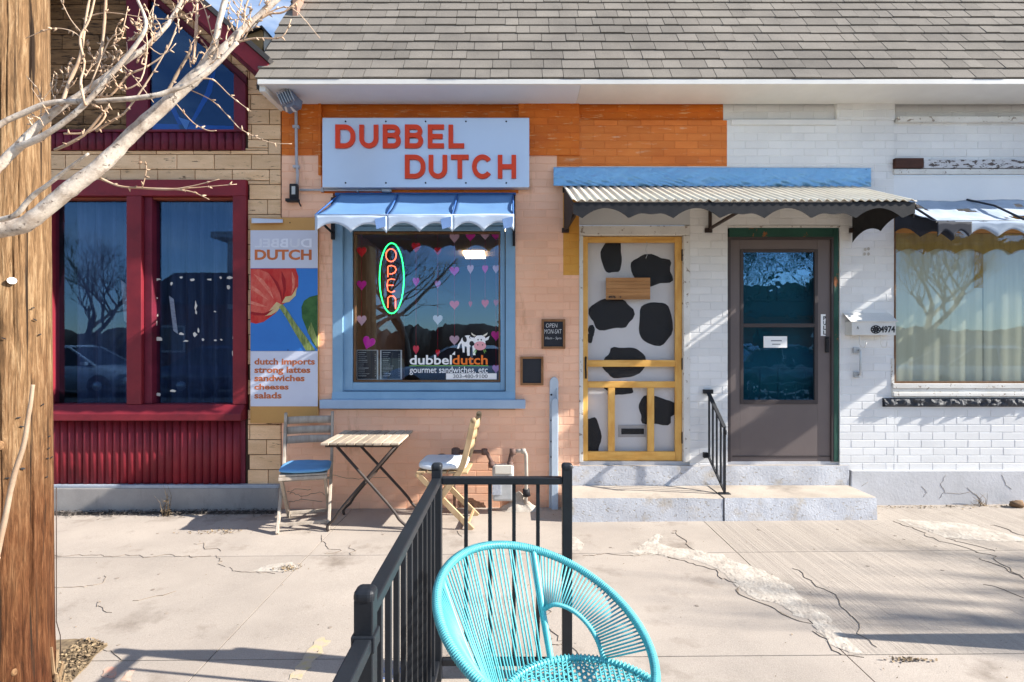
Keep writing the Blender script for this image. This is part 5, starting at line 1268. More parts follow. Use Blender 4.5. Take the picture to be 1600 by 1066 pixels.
# ------------------------------------------------------------------ mailbox and pull handle
YM = YW-.10
ml = thing('mailbox', 'white wall mailbox with number 4974 and round black emblem left of the display window', 'mailbox', P(1364, 525, YW))
x0, x1, z0, z1 = R(1331, 502, 1400, 524, YM); MAILW = M('mailbox_paint', (.74, .73, .70), (.68, .67, .64), ms=6, rough=.45, flake=(.32, .18, .10), fth=.70, fs=20)
m = MB(); m.box(x0, x1, YM, YW-.002, z0, z1); m.build('box', MAILW, ml, bev=.004)
m = MB(); m.add([(x0-.015, YM-.012, z1-.003), (x1+.012, YM-.012, z1-.003), (x1+.004, YW-.004, z1+.075), (x0-.02, YW-.004, z1+.075)], [(0, 1, 2, 3)]); m.build('lid', MAILW, ml, solid=.004)
tx(ml, '4974', 1375.5, 509.5, 1398.5, 520, YM-.0008, LK, .03, name='house_number'); tx(ml, 'A', 1338.5, 510, 1342, 514.5, YM-.0008, LK, .0, name='letter')
m = MB(); c = P(1368.5, 515, YM-.001)
m.tube([c+Vector((.040*cos(a*pi/12), -.001, .032*sin(a*pi/12))) for a in range(24)], .0045, 5, closed=True)
m.tube([c+Vector((.022*cos(a*pi/8), -.001, .018*sin(a*pi/8))) for a in range(16)], .004, 5, closed=True)
for k in range(8):
    a = k*pi/4+.39; m.tube([c+Vector((.012*cos(a-.4), -.001, .010*sin(a-.4))), c+Vector((.040*cos(a), -.001, .032*sin(a)))], .0038, 5); m.tube([c+Vector((.012*cos(a+.4), -.001, .010*sin(a+.4))), c+Vector((.040*cos(a), -.001, .032*sin(a)))], .0038, 5)
m.tube([c+Vector((-.010, -.001, 0)), c+Vector((.010, -.001, 0))], .0034, 5); m.tube([c+Vector((0, -.001, -.010)), c+Vector((0, -.001, .010))], .0034, 5)
m.build('emblem', LK, ml)
m = MB()
for px in (1343, 1376):
    a = P(px, 524, YM+.03); m.tube([a, a+Vector((0, 0, -.07)), a+Vector((.006, -.01, -.10)), a+Vector((.02, -.03, -.105)), a+Vector((.03, -.04, -.085)), a+Vector((.032, -.042, -.06))], .004, 6)
m.build('paper_hooks', MAILW, ml)
ph = thing('pull_handle', 'worn metal door pull screwed upright to the white wall below the mailbox', 'handle', P(1338, 590, YW))
for q in ((1332, 543, 1341.5, 552), (1333, 581, 1341.5, 590)): bars(MB(), [q], YW-.02, YW-.001).build('mount', STEEL, ph, bev=.004)
m = MB(); m.tube([P(1341, 547, YW-.012), P(1344, 547.5, YW-.04), P(1344.5, 551, YW-.045), P(1344.5, 582, YW-.045), P(1344, 586, YW-.04), P(1341, 586, YW-.012)], .0085, 8); m.build('grip', STEEL, ph)
m = MB()
for (x, y) in ((1352, 390), (1357, 389), (1351, 397), (1357, 397)): blob(m, x, y, 2.2, 2.6, YW-.0025, .0015, 8)
m.build('glue_residue', M('glue_residue', (.50, .47, .42), rough=.9), bld)

# ------------------------------------------------------------------ gas meter
gm_ = thing('gas_meter', 'grey gas meter with rusty pipes against the orange wall behind the fence', 'gas meter', (-.05, 4.72, 0))
PIPE = M('rusty_gas_pipe', (.10, .055, .045), (.17, .11, .09), ms=14, rough=.7, grain=.15, flake=(.25, .12, .06), fth=.66, fs=30); PIPEG = M('galvanised_pipe', (.42, .38, .33), (.34, .30, .26), ms=14, rough=.6, grain=.1)
MET = M('meter_grey', (.46, .47, .47), (.38, .39, .39), ms=8, rough=.55, grain=.08, flake=(.22, .18, .14), fth=.68, fs=20)
Ym = 4.70
m = MB(); x0, x1, z0, z1 = R(769, 729, 803, 784, Ym-.06); m.box(x0, x1, Ym-.06, Ym+.07, z0, z1); m.build('meter_body', MET, gm_, bev=.022, seg=4)
m = MB(); x0, x1, z0, z1 = R(773, 727, 800, 741, Ym-.07); m.box(x0, x1, Ym-.075, Ym-.055, z0, z1); m.build('index_cover', M('index_cream', (.60, .57, .50), rough=.5), gm_, bev=.006)
m = MB(); x0, x1, z0, z1 = R(769, 754, 783, 774, Ym-.07); m.box(x0, x1, Ym-.066, Ym-.0605, z0, z1); m.build('badge', M('badge', (.50, .52, .55), (.3, .33, .4), ms=60, st=(1, 1, 3), rough=.5), gm_, bev=.002)
m = MB(); m.tube([P(725, 706, Ym), P(756, 706, Ym), P(761, 708, Ym), P(763, 712, Ym), P(768, 722, Ym), P(769, 730, Ym)], .016, 8); m.build('pipe', PIPE, gm_)
m = MB(); m.tube([P(798, 730, Ym), P(796, 722, Ym), P(799, 710, Ym), P(801, 706, Ym), P(806, 705, Ym)], .018, 8)
for q in ((757, 706), (768, 726), (797, 726), (801, 706)): m.lathe(P(q[0], q[1], Ym), [(.012, -.028), (.026, -.024), (.026, .024), (.012, .028)], 10)
m.build('fittings', PIPE, gm_)
m = MB(); m.tube([P(804, 705, Ym), P(815, 704.5, Ym), P(820, 706, Ym), P(822, 711, Ym), P(822.5, 740, Ym), P(822, 772, Ym+.04), P(821, 800, Ym+.08)], .015, 8); m.lathe(P(818, 705, Ym), [(.014, -.02), (.022, -.016), (.022, .016), (.014, .02)], 10, 'x'); m.build('riser_pipe', PIPEG, gm_)
m = MB(); q = P(690, 718, Ym-.02); m.lathe(q, [(.03, -.05), (.05, -.04), (.085, -.01), (.085, .004), (.06, .02), (.045, .035), (.02, .045)], 18); m.build('regulator', BLACKM, gm_)
m = MB(); m.lathe(P(712, 707, Ym), [(.02, -.05), (.036, -.04), (.036, .03), (.02, .04)], 12); m.tube([P(690, 722, Ym), P(705, 720, Ym), P(712, 716, Ym)], .016, 8); m.tube([P(712, 706, Ym), P(726, 706, Ym)], .018, 8); m.tube([P(710, 716, Ym), P(710, 760, Ym), P(710, 800, Ym)], .013, 8); m.build('valve', PIPE, gm_)
m = MB(); m.tube([P(822, 764, 4.74), P(823, 775, 4.74)], [.03, .035], 10); m.build('pipe_collar', BLACKM, gm_)
# crumbled mortar heap at its foot
def heap(u, v):
    a = u*2*pi; r = v*(.20+.05*noise.noise((cos(a)*2, sin(a)*2, 4))); x = .06+r*cos(a)*1.0; y = 4.78+r*sin(a)*.35
    return Vector((x, min(y, YW-.004), gz(x)+.15*(1-v)**1.3*(1+.5*noise.noise((x*22, y*22, 1)))+.001))
m = MB(); m.grid(heap, 26, 9, smooth=False); tag(m.build('mortar_heap', PATCH), 'crumbled grey mortar heap at the foot of the gas meter pipe', 'mortar heap')
m = MB()
for k in range(5):
    pts = []
    cx_, cy_, rx_, ry_ = [(722,788,6,9),(735,783,9,5),(742,790,8,9),(752,791,7,6),(727,795,12,4)][k]
    for i in range(12):
        a = 2*pi*i/12; r = 1+.5*noise.noise((cos(a)*2+k*4, sin(a)*2, k)); pts.append((wx(cx_+rx_*r*cos(a)), wz(min(798, cy_+ry_*r*sin(a)))))
    m.prism(pts, YW-.002-.0001*k, YW+.002)
m.build('spalled_patch', M('spalled_brick', (.10, .055, .04), (.2, .1, .06), ms=20, rough=1, bump=1, bs=40, bd=.01), bld)
# ------------------------------------------------------------------ fence
FX = -.322; FY = 2.39; FZ = .867
fn = thing('metal_fence', 'black metal picket fence with a corner running toward the camera beside the turquoise chair', 'fence', (FX, FY, 0))
def post(mb, x, y, top, w=.042):
    mb.box(x-w/2, x+w/2, y-w/2, y+w/2, gz(x)-.02, top)
def cap(mb, x, y, top, w=.042):
    mb.box(x-w*.56, x+w*.56, y-w*.56, y+w*.56, top-.012, top+.022)
def fence_post(x, y, top, par):
    m = MB(); post(m, x, y, top-.03); o = m.build('post', BLACKP, par, bev=.003)
    m = MB(); cap(m, x, y, top-.03); m.build('post_cap', BLACKP, o, bev=.014, seg=4)
def fence_run(a, b, zt, zb, n, par, w=.038):
    a = Vector(a); b = Vector(b)
    m = MB(); m.bar((a.x, a.y, zt-.015), (b.x, b.y, zt-.015), w, .03); m.build('top_rail', BLACKP, par, bev=.004)
    m = MB(); m.bar((a.x, a.y, zb), (b.x, b.y, zb), .028, .028); m.build('bottom_rail', BLACKP, par, bev=.003)
    for k in range(n):
        p = a.lerp(b, (k+1)/(n+1)); m = MB(); m.box(p.x-.008, p.x+.008, p.y-.008, p.y+.008, zb+.0145, zt-.0305); m.build('picket', BLACKP, par, bev=.0015, seg=1)
fence_post(FX, FY, .935, fn); fence_post(FX, 1.225, .918, fn); fence_post(.236, FY, .935, fn)
fence_run((FX+.022, FY, 0), (.236-.022, FY, 0), FZ, .075, 4, fn)
fence_run((FX, FY-.022, 0), (FX, 1.225+.022, 0), FZ, .075, 10, fn)
fence_run((FX, 1.225-.022, 0), (FX, .30, 0), FZ-.06, .06, 8, fn)
fence_post(FX, .28, .90, fn)
m = MB(); m.box(FX-.026, FX+.026, 1.199, 1.251, .775, .812); m.build('rail_clamp', BLACKP, fn, bev=.003)
# a second patio fence just outside the frame on the right, its rail shadow crosses the pavement
f2 = thing('metal_fence', 'black metal picket fence standing out of frame to the right', 'fence', (3.1, 2.50, 0))
fence_post(3.12, 2.48, .95, f2); fence_post(4.6, 2.48, .95, f2); fence_run((3.14, 2.48, 0), (4.58, 2.48, 0), .90, .09, 12, f2)

# ------------------------------------------------------------------ turquoise string chair
TEAL = M('turquoise_cord', (.12, .47, .51), (.10, .40, .45), ms=6, rough=.5, grain=.03, rand=.05, spec=.5, bump=0)
TEALF = M('turquoise_frame_wrap', (.14, .50, .53), (.11, .43, .47), ms=6, st=(1, 1, 1), rough=.35, grain=.03, spec=.5, bump=0)
chr_ = thing('string_chair', 'round turquoise cord lounge chair standing in front of the fence', 'chair', (.2, 1.7, 0))
RC = Vector((.108, 1.755, .566)); U = Vector((.338, 0, -.120)); V = Vector((-.022, -.350, -.082))
def rim(t): return RC+U*cos(t)+V*sin(t)
SCn = Vector((.225, 1.665, .352)); SR = .262
def seat(t): return SCn+Vector((SR*cos(t), SR*sin(t), 0))
m = MB(); m.tube([rim(2*pi*k/96) for k in range(96)], .0125, 10, closed=True); m.build('rim', TEALF, chr_)
# cord wraps on the rim: thin raised coils
m = MB()
for k in range(300):
    t = 2*pi*k/300; c = rim(t); d = (rim(t+.01)-rim(t-.01)).normalized(); r1 = d.orthogonal().normalized(); r2 = d.cross(r1)
    m.tube([c+(r1*cos(a*pi/4)+r2*sin(a*pi/4))*.0132+d*(.0012*sin(a*pi/4)) for a in range(8)], .0026, 4, closed=True)
tag(m.build('rim_wrapping', TEAL, chr_), kind='stuff')
m = MB(); m.tube([seat(2*pi*k/64) for k in range(64)], .011, 8, closed=True); m.build('seat_ring', TEALF, chr_)
def nearest_rim(px, py):
    return min((k*2*pi/720 for k in range(720)), key=lambda t: (CX+F*rim(t).x/rim(t).y-px)**2+(CY+F*(H-rim(t).z)/rim(t).y-py)**2)
t1 = nearest_rim(836, 848); t2 = nearest_rim(697, 905)
sa1 = 1.92; sa2 = 3.55   # seat ring angles where the two uprights land
def arm(t, s, bulge=.03):
    a, b = rim(t), seat(s); mid = a.lerp(b, .55)
    out = (mid-SCn); out.z = 0; out.normalize()
    return [a, a.lerp(b, .3)+out*bulge*.8, mid+out*bulge, a.lerp(b, .8)+out*bulge*.6, b]
A1, A2 = arm(t1, sa1, .0), arm(t2, sa2, .015)
def spl(pts, u):
    n = len(pts)-1; x = u*n; i = min(int(x), n-1); f = x-i
    p0, p1, p2, p3 = pts[max(i-1, 0)], pts[i], pts[i+1], pts[min(i+2, n)]
    return .5*((2*p1)+(p2-p0)*f+(2*p0-5*p1+4*p2-p3)*f*f+(3*p1-p0-3*p2+p3)*f**3)
for A in (A1, A2):
    m = MB(); m.tube([spl(A, k/14) for k in range(15)], .0105, 8); m.build('upright', TEALF, chr_)
def lerp(a, b, t): return a+(b-a)*t
def norm(t): return t % (2*pi)
# back panel cords between the uprights (pairs slightly crossing)
NB = 27
ta, tb = norm(t1), norm(t2)
# go from t1 through the high back to t2
if tb > ta: tb -= 2*pi
for k in range(1, NB):
    u = k/NB; a = rim(lerp(ta, tb, u+random.uniform(-.013, .013))); b = seat(lerp(sa1, sa2, u+random.uniform(-.013, .013)))
    m = MB(); mid = a.lerp(b, .5)+Vector((0, 0, -.008)); m.tube([a, mid, b], .0032, 5); m.build('cord', TEAL, chr_)
# side panels: from rim to an inner arch that leaves an opening
def side(tA, tE, A, sE, n, at, px_=None):
    top = spl(A, at); end = seat(sE); rE = rim(tE)
    AR = None
    if px_: AR = [P(x, y, lerp(top.y, end.y, i/(len(px_)-1))) for i, (x, y) in enumerate(px_)]; AR[0] = top; AR[-1] = end
    def arch(u):
        if AR: return spl(AR, u)
        e = (rE-end).normalized()
        c1 = top+(rim(tA+(tE-tA)*.35)-top)*.34; c2 = end+(rim(tA+(tE-tA)*.75)-end)*.50
        return top*(1-u)**3+c1*3*u*(1-u)**2+c2*3*u*u*(1-u)+end*u**3
    m = MB(); m.tube([arch(k/24) for k in range(25)], .006, 7); m.build('arm_arch', TEALF, chr_)
    m = MB()
    for k in range(1, 46):
        c = arch(k/46); m.lathe(c, [(.003, -.007), (.0085, -.004), (.0085, .004), (.003, .007)], 7)
    tag(m.build('arch_wrapping', TEAL, chr_), kind='stuff')
    for k in range(1, n):
        u = k/n; a = rim(lerp(tA, tE, u)); b = arch(u); m = MB(); m.tube([a, b], .0032, 5); m.build('cord', TEAL, chr_)
tr = nearest_rim(1022, 1018)
if tr > ta+pi: tr -= 2*pi
if tr < ta: tr += 2*pi
side(ta, tr, A1, 1.22, 38, .52, [(845,946),(866,945),(891,952),(915,972),(933,1000),(940,1028)])
tl = ta-(2*pi-((2*pi+tb-ta) % (2*pi)))  # placeholder angle, mirrored side below
d2 = (tr-ta)*.72
side(tb, tb-d2, A2, sa2+.9, 28, .62)
# seat weave
for k in range(34):
    x = -1+2*(k+.5)/34; h = sqrt(1-x*x)*SR
    p = SCn+Vector((x*SR, 0, 0)); m = MB()
    m.tube([p+Vector((0, -h, 0)), p+Vector((0, -h*.5, -.022*(1-x*x))), p+Vector((0, 0, -.03*(1-x*x))), p+Vector((0, h*.5, -.022*(1-x*x))), p+Vector((0, h, 0))], .0036, 5); m.build('seat_cord', TEAL, chr_)
for k in range(38):
    y = -1+2*(k+.5)/38; h = sqrt(1-y*y)*SR
    p = SCn+Vector((0, y*SR, 0)); m = MB(); L = []
    for i in range(25):
        xx = -1+2*i/24; L.append(p+Vector((xx*h, 0, -.03*(1-y*y)*(1-xx*xx)+.004*(1 if (i+k) % 2 else -1))))
    m.tube(L, .0036, 5); m.build('seat_cord', TEAL, chr_)
m = MB()
for k in range(120):
    a = 2*pi*k/120; c = seat(a); d = Vector((-sin(a), cos(a), 0)); o_ = Vector((cos(a), sin(a), 0))
    m.tube([c+(o_*cos(b*pi/3)+Vector((0, 0, 1))*sin(b*pi/3))*.0125 for b in range(6)], .0032, 4, closed=True)
tag(m.build('seat_wrapping', TEAL, chr_), kind='stuff')
for a in (.6, 2.4, 3.9, 5.5):
    p = seat(a); f_ = SCn+Vector((cos(a)*.30, sin(a)*.30, 0)); f_.z = gz(f_.x); m = MB(); m.tube([p, p.lerp(f_, .5), f_], .010, 8); m.build('leg', TEALF, chr_)

# ------------------------------------------------------------------ bistro set
OLDT = M('weathered_teak', (.46, .38, .29), (.34, .27, .20), ms=8, st=(6, 1, 6), rough=.8, grain=.12, rand=.16, stain=(.25, .19, .14), sth=.58, ss=8)
NEWT = M('honey_teak', (.50, .355, .205), (.40, .27, .145), ms=6, st=(4, 4, 1), rough=.55, grain=.07, rand=.06)
GREYT = M('silvered_teak', (.42, .365, .305), (.32, .27, .22), ms=6, st=(5, 5, 1), rough=.8, grain=.12, rand=.08)
DKT = M('dark_table_steel', (.035, .028, .026), (.055, .04, .034), ms=14, rough=.55, grain=.15, flake=(.16, .09, .05), fth=.68, fs=30)
tb_ = thing('bistro_table', 'small folding bistro table with worn wooden slats and crossed dark steel legs', 'table', (-1.135, 4.45, gz(-1.1)))
tx0, tx1, ty0, ty1, tz = -1.43, -.84, 4.15, 4.745, .69
ns = 9; w = (tx1-tx0)/ns
for k in range(ns):
    m = MB(); m.box(tx0+k*w+.003, tx0+(k+1)*w-.003, ty0+random.uniform(-.004, .004), ty1+random.uniform(-.004, .004), tz-.018+random.uniform(-.001, .001), tz); m.build('slat', OLDT, tb_, bev=.003, seg=1)
m = MB(); m.bar((tx0+.02, ty0+.06, tz-.03), (tx1-.02, ty0+.06, tz-.03), .022, .022); m.bar((tx0+.02, ty1-.06, tz-.03), (tx1-.02, ty1-.06, tz-.03), .022, .022); m.build('top_batten', DKT, tb_)
def leg(y, xa, xb, nm='leg'):
    zg = gz(xb); pts = [Vector((xa, y, tz-.04)), Vector((lerp(xa, xb, .75), y, .20)), Vector((lerp(xa, xb, .9), y, .09)), Vector((xb-(.004 if xb < xa else -.004), y, .035)), Vector((xb, y, zg+.002))]
    m = MB(); m.tube([spl(pts, k/12) for k in range(13)], .0115, 8); m.build(nm, DKT, tb_)
yfl, yrl = 4.25, 4.66
leg(yfl, tx0+.09, tx1+.03); leg(yfl+.02, tx1-.05, tx0+.02); leg(yrl, tx0+.09, tx1+.06); leg(yrl+.02, tx1-.05, tx0+.02)
m = MB(); m.tube([(tx0+.09, yfl, tz-.04), (tx0+.09, yrl, tz-.04)], .009, 6); m.tube([(tx1-.05, yfl, tz-.04), (tx1-.05, yrl, tz-.04)], .009, 6); m.tube([(-1.13, yfl, .36), (-1.13, yrl, .36)], .007, 6); m.build('cross_bars', DKT, tb_)
# folding chair, front toward -y in its own frame
def folding_chair(label, wood, seatm, loc, rz, w=.40):
    t = thing('folding_chair', label, 'chair', (0, 0, 0), 'wooden folding chairs at the bistro table')
    hw = w/2
    for s in (-1, 1):
        x = s*hw
        pts = [Vector((x, -.20, .0)), Vector((x, -.02, .25)), Vector((x, .13, .455)), Vector((x, .185, .62)), Vector((x, .235, .845))]
        m = MB()
        L = [spl(pts, k/12) for k in range(13)]
        for a, b in zip(L, L[1:]): m.bar(a, b+(b-a)*.08, .022, .046, (0, -1, .4))
        m.tube([L[-1]+Vector((-.011, 0, 0)), L[-1]+Vector((.011, 0, 0))], .023, 10)
        m.build('back_post', wood, t, bev=.003, seg=1)
        xi = s*(hw-.026); m = MB(); m.bar((xi, -.20, .425), (xi, .225, .0), .022, .044, (0, 1, .6)); m.build('leg', wood, t, bev=.003, seg=1)
    for k, (y, z) in enumerate(((.188, .640), (.209, .715), (.230, .795))):
        m = MB()
        def f(u, v, y=y, z=z): return Vector((-hw+.012+(w-.024)*u, y+.022*sin(pi*u)-.005, z-.024+.048*v+.012*v))
        m.grid(f, 10, 2); m.build('back_slat', wood, t, solid=.012)
    for k in range(5):
        y = -.21+k*.082; m = MB(); m.box(-hw+.012, hw-.012, y, y+.070, .432, .448); m.build('seat_slat', wood, t, bev=.003, seg=1)
    m = MB(); m.box(-hw+.01, hw-.01, -.215, -.195, .405, .43); m.build('seat_apron', wood, t, bev=.002)
    m = MB(); m.bar((-hw, -.165, .06), (hw, -.165, .06), .018, .024); m.bar((-hw+.02, .19, .045), (hw-.02, .19, .045), .018, .024); m.bar((-hw, .06, .345), (hw, .06, .345), .014, .020); m.build('stretcher', wood, t, bev=.002)
    t.location = loc; t.rotation_euler.z = rz; return t
def cushion(label, mat, loc, rz, sx, sy, sz):
    m = MB()
    def f(u, v):
        a = 2*pi*u; b = pi*(v-.5)
        ca, sa = cos(a), sin(a); sg = lambda q, e: abs(q)**e*(1 if q > 0 else -1)
        x = sx*sg(ca, .45)*sg(cos(b), .35); y = sy*sg(sa, .45)*sg(cos(b), .35); z = sz*sg(sin(b), .8)
        z += .010*noise.noise((x*9, y*9, 2))-.008*(1-min(1, hypot(x/sx, y/sy)))
        return Vector((x, y, z+sz))
    m.grid(f, 48, 18)
    o = m.build('seat_cushion', mat, None, origin=(0, 0, 0)); o.location = loc; o.rotation_euler.z = rz
    return tag(o, label, 'cushion', 'seat cushions on the folding chairs')
lc = Vector((-1.645, 4.45, gz(-1.6))); rc = Vector((-.52, 4.47, gz(-.5)))
folding_chair('greyed wooden folding chair facing the street, left of the bistro table', GREYT, None, lc, radians(14), .37)
folding_chair('honey coloured wooden folding chair seen side on, right of the bistro table', NEWT, None, rc, radians(-93))
CUB = M('sky_blue_cushion', (.12, .33, .60), (.16, .37, .62), ms=8, rough=.85, grain=.06, gs=300, bump=.3); CUW = M('white_cushion', (.66, .70, .74), (.45, .55, .68), ms=7, rough=.85, grain=.05, bump=.3, ramp=(.55, .7))
cushion('sky blue seat cushion on the left folding chair', CUB, lc+Vector((.01, -.03, .449)), radians(14), .188, .19, .019)
cushion('thick white and pale blue seat cushion on the right folding chair', CUW, rc+Vector((-.02, 0, .449)), radians(-93), .185, .19, .034)

# ------------------------------------------------------------------ utility pole
def pole_mat():
    m = M('pole_wood', (.5, .3, .12)); n = m.node_tree.nodes; l = m.node_tree.links
    b = n['Principled BSDF']; geo = n.new('ShaderNodeNewGeometry')
    def noi(sc, st, det=8, rg=.65, dist=0):
        mpn = n.new('ShaderNodeMapping'); mpn.inputs['Scale'].default_value = st; t = n.new('ShaderNodeTexNoise'); t.inputs['Scale'].default_value = sc; t.inputs['Detail'].default_value = det; t.inputs['Roughness'].default_value = rg; t.inputs['Distortion'].default_value = dist
        l.new(geo.outputs['Position'], mpn.inputs[0]); l.new(mpn.outputs[0], t.inputs['Vector']); return t.outputs['Fac']
    grain = noi(75, (1, 1, .085), 10, .75, .5); broad = noi(3.2, (1, 1, .35), 6); fine = noi(260, (1, 1, .09), 5); crk = noi(42, (1, 1, .022), 3, .5, .1)
    sx = n.new('ShaderNodeSeparateXYZ'); l.new(geo.outputs['Position'], sx.inputs[0])
    mr = n.new('ShaderNodeMapRange'); mr.inputs[1].default_value = .35; mr.inputs[2].default_value = 2.7; l.new(sx.outputs[2], mr.inputs[0])
    ad = n.new('ShaderNodeMath'); ad.operation = 'MULTIPLY_ADD'; ad.inputs[1].default_value = .9; l.new(broad, ad.inputs[0]); l.new(mr.outputs[0], ad.inputs[2])
    rs_ = n.new('ShaderNodeValToRGB'); e = rs_.color_ramp.elements; e[0].position = .40; e[0].color = (.095, .032, .013, 1); e[1].position = 1.25/1.9+.25; e[1].color = (.33, .215, .115, 1)
    k = rs_.color_ramp.elements.new(.62); k.color = (.175, .078, .033, 1)
    l.new(ad.outputs[0], rs_.inputs[0])
    gr = n.new('ShaderNodeValToRGB'); g = gr.color_ramp.elements; g[0].position = .36; g[0].color = (.22, .18, .15, 1); g[1].position = .60; g[1].color = (1, 1, 1, 1); q = g.new(.50); q.color = (.62, .52, .44, 1)
    l.new(grain, gr.inputs[0])
    mx = n.new('ShaderNodeMix'); mx.data_type = 'RGBA'; mx.blend_type = 'MULTIPLY'; mx.inputs[0].default_value = .9; l.new(rs_.outputs[0], mx.inputs[6]); l.new(gr.outputs[0], mx.inputs[7])
    f2_ = n.new('ShaderNodeMapRange'); f2_.inputs[1].default_value = .3; f2_.inputs[2].default_value = .7; f2_.inputs[3].default_value = .72; f2_.inputs[4].default_value = 1.18; l.new(fine, f2_.inputs[0])
    hs = n.new('ShaderNodeHueSaturation'); l.new(mx.outputs[2], hs.inputs['Color']); l.new(f2_.outputs[0], hs.inputs['Value'])
    ck_ = n.new('ShaderNodeMapRange'); ck_.inputs[1].default_value = .345; ck_.inputs[2].default_value = .39; l.new(crk, ck_.inputs[0]); cm_ = n.new('ShaderNodeMix'); cm_.data_type = 'RGBA'; cm_.inputs[6].default_value = (.025, .014, .008, 1); l.new(ck_.outputs[0], cm_.inputs[0]); l.new(hs.outputs[0], cm_.inputs[7]); l.new(cm_.outputs[2], b.inputs['Base Color'])
    bp = n.new('ShaderNodeBump'); bp.inputs['Strength'].default_value = .8; bp.inputs['Distance'].default_value = .012; l.new(grain, bp.inputs['Height']); l.new(bp.outputs[0], b.inputs['Normal'])
    b.inputs['Roughness'].default_value = .85; b.inputs['Specular IOR Level'].default_value = .2
    return m
POLEW = pole_mat()
PC = Vector((-2.0, 2.2, 0)); PR = .152
up = thing('utility_pole', 'weathered brown wooden utility pole with cracks and knots at the left edge', 'utility pole', PC)
def ps(u, v):
    a = 2*pi*u; z = -.15+3.0*v/.8 if v < .8 else 2.85+30*(v-.8)
    r = PR-.006*z+.03*max(0, .35-z)**2*3
    g_ = noise.noise((cos(a)*5.5, sin(a)*5.5, z*.35)); g2 = noise.noise((cos(a)*15, sin(a)*15, z*.8+4))
    r += .004*g_-.010*max(0, g2-.18)
    for (ka, w_, z0, z1, d_) in CRK:
        if z0 < z < z1:
            da = (a-ka-.05*noise.noise((z*1.7, ka, 1))-.02*noise.noise((z*7, ka, 2))+pi) % (2*pi)-pi
            r -= d_*max(0, 1-abs(da)/w_)*min(1, (z-z0)*6, (z1-z)*6)
    for (ka, kz, kr) in KN:
        da = (a-ka+pi) % (2*pi)-pi; d = hypot(da*PR, (z-kz)*.75); r += kr*.35*math.exp(-(d/kr)**2)
    return Vector((PC.x+r*cos(a), PC.y+r*sin(a), z))
rck = random.Random(31); CRK = [(rck.uniform(4.0, 6.9) % (2*pi), rck.uniform(.012, .03), z0_, z0_+rck.uniform(.5, 1.6), rck.uniform(.006, .018)) for z0_ in [rck.uniform(-.2, 2.2) for _ in range(34)]]
KN = [(5.35, 1.06, .025), (5.0, 1.95, .03), (5.15, .55, .02), (5.6, .20, .02), (5.3, .0, .02), (4.9, 1.5, .02)]
m = MB(); m.grid(ps, 420, 150); m.build('shaft', POLEW, up)
SPL = M('splinter_wood', (.38, .27, .16), (.16, .09, .045), ms=10, st=(4, 4, .5), rough=.9, grain=.15)
m = MB()
for k in range(16):
    a = .5+random.uniform(-.35, .25); zz = random.uniform(.0, .16); L = random.uniform(.05, .14); r = PR+.010
    c = Vector((PC.x+r*cos(a), PC.y+r*sin(a), zz-.06)); d = Vector((random.uniform(-.02, .03), random.uniform(-.01, .01), L))
    m.bar(c, c+d, random.uniform(.004, .012), random.uniform(.003, .008), (cos(a), sin(a), 0))
for zz in (): m.bar((PC.x+PR*cos(5.95)+.002, PC.y+PR*sin(5.95), zz-.09), (PC.x+PR*cos(5.95)+.008, PC.y+PR*sin(5.95), zz+.06), .010, .006)
tag(m.build('splinters', SPL, up), kind='stuff')
KNM = M('pole_knot', (.30, .17, .08), (.09, .04, .02), ms=60, rough=.85, bump=.6)
for ka, kz, kr in KN:
    q_ = Vector((PC.x+(PR-.006*kz)*cos(ka), PC.y+(PR-.006*kz)*sin(ka), kz)); n_ = Vector((cos(ka), sin(ka), 0)); t_ = Vector((-sin(ka), cos(ka), 0)); m = MB()
    m.grid(lambda u, v: q_+(t_*cos(2*pi*u)*.8+Vector((0, 0, sin(2*pi*u)*1.2)))*kr*.55*v*(1+.2*noise.noise((u*3, ka, 0)))+n_*(kr*.30+.006*(1-v*v)+.002*cos(v*14)), 16, 6); m.build('knot', KNM, up)
m = MB(); rst = random.Random(9)
for k in range(26):
    a = rst.uniform(4.3, 6.7); z = rst.uniform(.9, 2.4); q_ = Vector((PC.x+(PR-.004)*cos(a), PC.y+(PR-.004)*sin(a), z)); n_ = Vector((cos(a), sin(a), 0)); t_ = Vector((-sin(a), cos(a), rst.uniform(-.6, .6)))
    m.bar(q_+n_*.003-t_*.006, q_+n_*.003+t_*.006, .0018, .004)
tag(m.build('staples', BLACKM, up), kind='stuff')
m = MB(); c = P(32, 437, 2.05); 
a = 5.56; q = Vector((PC.x+(PR-.004)*cos(a), PC.y+(PR-.004)*sin(a), wz(437, 2.06))); nrm = Vector((cos(a), sin(a), 0)); tn_ = Vector((-sin(a), cos(a), 0))
m.add([q+nrm*(.006+h)+tn_*(.015*cos(k*pi/5))+Vector((0, 0, .013*sin(k*pi/5))) for h in (0, .004) for k in range(10)], [tuple(range(10))[::-1], tuple(range(10, 20))]+[(k, (k+1) % 10, (k+1) % 10+10, k+10) for k in range(10)])
m.build('tag_disc', M('white_tag', (.75, .73, .70), rough=.4), up)
m = MB(); m.tube([Vector((PC.x+(PR+.004)*cos(.55), PC.y+(PR+.004)*sin(.55), z)) for z in (.85, .6, .4, .3)]+[Vector((PC.x+PR-.01, PC.y+.09, .24)), Vector((PC.x+PR-.008, PC.y+.09, .14))], .0018, 5); m.build('ground_wire', RUSTM, up)

